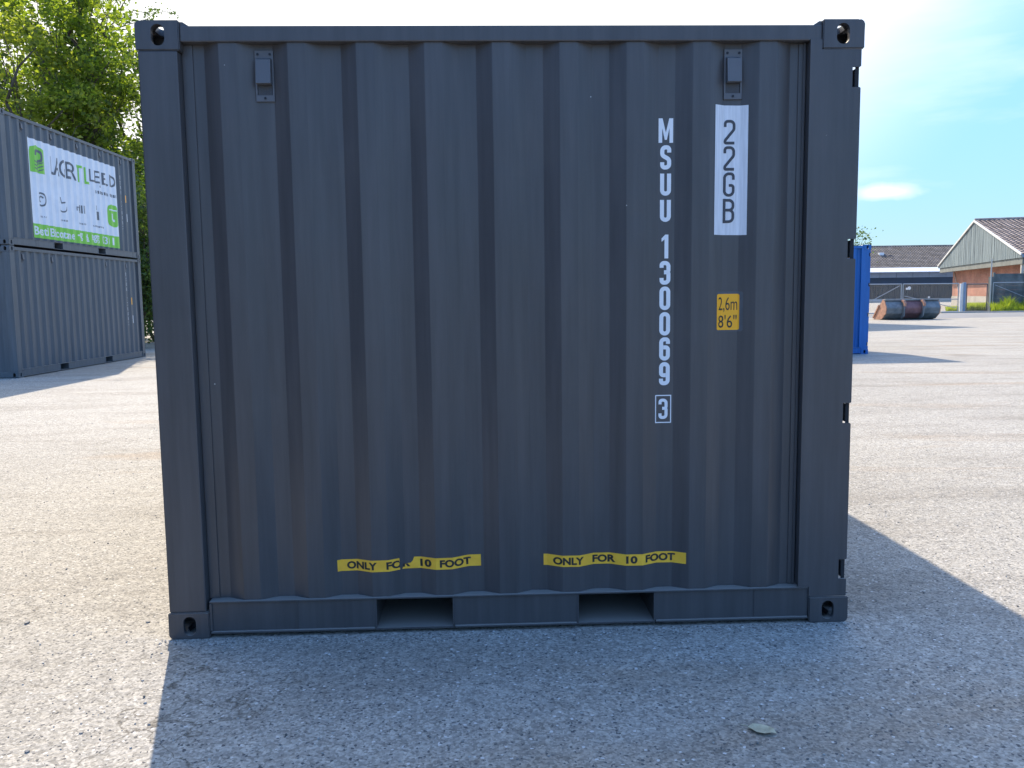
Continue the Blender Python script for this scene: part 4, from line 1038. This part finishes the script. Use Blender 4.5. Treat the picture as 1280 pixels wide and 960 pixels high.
MB().box(-.02, WB + .02, 1.10, 1.34, .0, .03).build('cutting_edge', M['rust'], bk)
for xx in (0.86, 1.88):
    rb_ = MB(); rb_.prism([(-.06, 1.02), (-.36, .93), (-.50, .62), (-.46, .2), (-.12, .04), (-.12, .2), (-.28, .35), (-.33, .62), (-.2, .9)], 'x', xx - .022, xx + .022)
    o = rb_.build('mounting_rib', M['bucket'], bk)
    hk = MB().prism([(-.20, 1.06), (-.42, 1.04), (-.58, .88), (-.56, .72), (-.48, .74), (-.46, .86), (-.36, .94), (-.22, .94)], 'x', xx - .06, xx + .05).build('hook', M['rust'], bk)

# ------------------------------------------------------------------ small things on the yard
p = ground_at(952, 915)
t = empty('fallen_leaf', p, R(-30), label='dry pale leaf lying on the shaded ground near the bottom right', cat='leaf')
t.scale = (1.3, 1.5, 1.2)
M['dry'] = mat('dry_leaf', (0.46, 0.42, 0.28), 0.7, 0.25, 40)
b = bmesh.new(); out_ = [(-.036, 0), (-.028, .012), (-.012, .018), (.006, .019), (.024, .012), (.038, 0), (.026, -.010), (.010, -.017), (-.008, -.016), (-.026, -.010)]
mid_ = [b.verts.new((x_, 0, .005 + .05 * abs(x_) ** 1.2)) for x_ in (-.036, -.018, 0, .02, .038)]
for sg in (1, -1):
    ed_ = [b.verts.new((x_, sg * y_, .009 + .12 * abs(x_))) for x_, y_ in ((-.026, .012), (-.008, .019), (.012, .018), (.028, .010))]
    for a_ in ((mid_[0], mid_[1], ed_[0]), (mid_[1], ed_[1], ed_[0]), (mid_[1], mid_[2], ed_[1]), (mid_[2], ed_[2], ed_[1]), (mid_[2], mid_[3], ed_[2]), (mid_[3], ed_[3], ed_[2]), (mid_[3], mid_[4], ed_[3])): b.faces.new(a_)
m_ = MB(); m_.join(b); m_.build('blade', M['dry'], t, fixn=False)
MB().tube((-.036, 0, .009), (-.055, .006, .004), .0012, .0008, 6).build('stalk', M['dry'], t)
M['stone'] = mat('stone', (0.26, 0.25, 0.23), 0.85, 0.25, 30)
def stone_bm(rng, r):
    b = bmesh.new(); bmesh.ops.create_icosphere(b, subdivisions=1, radius=r)
    sx_, sy_, sz_ = rng.uniform(.7, 1.4), rng.uniform(.7, 1.2), rng.uniform(.35, .7)
    for v in b.verts: v.co = Vector((v.co.x * sx_ * rng.uniform(.8, 1.2), v.co.y * sy_ * rng.uniform(.8, 1.2), v.co.z * sz_ * rng.uniform(.8, 1.2)))
    return b
rng = np.random.default_rng(12)
for px, py, r_, lab in ((34, 779, .016, 'flat pebble on the sunlit ground near the left edge'), (185, 778, .010, 'small pebble just left of the near container base'), (34, 940, .011, 'pebble in the bottom left corner of the yard'), (281, 811, .012, 'dark pebble in the shade below the left end of the near container'), (101, 917, .008, 'tiny dark pebble on sunlit ground at the bottom left')):
    b = stone_bm(rng, r_); m_ = MB(); m_.join(b); o = m_.build('pebble', M['stone']); p = ground_at(px, py); o.location = (p.x, p.y, r_ * .3); tag(o, lab, 'pebble')
# loose grit
ico = bmesh.new(); bmesh.ops.create_icosphere(ico, subdivisions=1, radius=1.0); iv = np.array([v.co[:] for v in ico.verts]); ifc = np.array([[v.index for v in f.verts] for f in ico.faces]); ico.free()
n = 9000; rr2 = rng.uniform(0.4, 1, n) ** 2.5
dist = 0.9 + 13 * rng.random(n) ** 1.5; ang = rng.uniform(-0.75, 0.75, n)
P = np.stack([CAM.x + dist * np.sin(ang), CAM.y + dist * np.cos(ang), np.zeros(n)], 1)
P = np.concatenate([P, np.stack([rng.uniform(-.05, 3.05, 1500), -0.004 - 0.10 * rng.random(1500) ** 2.2, np.zeros(1500)], 1)])
keep = ~((P[:, 0] > -.02) & (P[:, 0] < 3.0) & (P[:, 1] > -.01)); P = P[keep]; n = len(P)
sz = 0.0016 + 0.0042 * rng.random(n) ** 3
q = iv[None] * rng.uniform(.6, 1.3, (n, 12, 1)) * np.stack([rng.uniform(.8, 1.3, n), rng.uniform(.8, 1.3, n), rng.uniform(.5, .9, n)], 1)[:, None, :] * sz[:, None, None] + (P + np.stack([0 * sz, 0 * sz, sz * .4], 1))[:, None, :]
f = (ifc[None] + (np.arange(n) * 12)[:, None, None]).reshape(-1, 3)
me = bpy.data.meshes.new('gravel'); me.vertices.add(n * 12); me.vertices.foreach_set('co', q.reshape(-1)); me.loops.add(len(f) * 3); me.loops.foreach_set('vertex_index', f.reshape(-1).astype(np.int32))
me.polygons.add(len(f)); me.polygons.foreach_set('loop_start', np.arange(len(f), dtype=np.int32) * 3); me.polygons.foreach_set('loop_total', np.full(len(f), 3, dtype=np.int32)); me.update()
M['grit'] = bpy.data.materials.new('grit'); M['grit'].use_nodes = True; nn_ = M['grit'].node_tree; gi = nn_.nodes.new('ShaderNodeNewGeometry'); cr = nn_.nodes.new('ShaderNodeValToRGB')
cr.color_ramp.elements[0].color = (.10, .10, .095, 1); cr.color_ramp.elements[1].color = (.50, .48, .44, 1); nn_.links.new(gi.outputs['Random Per Island'], cr.inputs[0]); nn_.links.new(cr.outputs[0], nn_.nodes['Principled BSDF'].inputs['Base Color'])
nn_.nodes['Principled BSDF'].inputs['Roughness'].default_value = .8
o = link('gravel', me, M['grit']); tag(o, 'loose grit scattered over the yard surface', 'gravel', kind='stuff')
# far woodland all round the yard
rng = np.random.default_rng(21); n = 26000; a_ = rng.uniform(0, 2 * math.pi, n); rad = rng.uniform(255, 290, n)
hh = 7 + 3 * np.sin(a_ * 23) + 2 * np.sin(a_ * 57 + 1) + 1.5 * np.sin(a_ * 131)
cen = np.stack([rad * np.sin(a_), rad * np.cos(a_), rng.random(n) * hh], 1)
o = leaves_mesh('far_woodland', cen, 0, 2.6, M['leaf3'], None, rng=rng, aspect=.8); tag(o, 'distant belt of trees closing the horizon', 'woodland', kind='stuff')
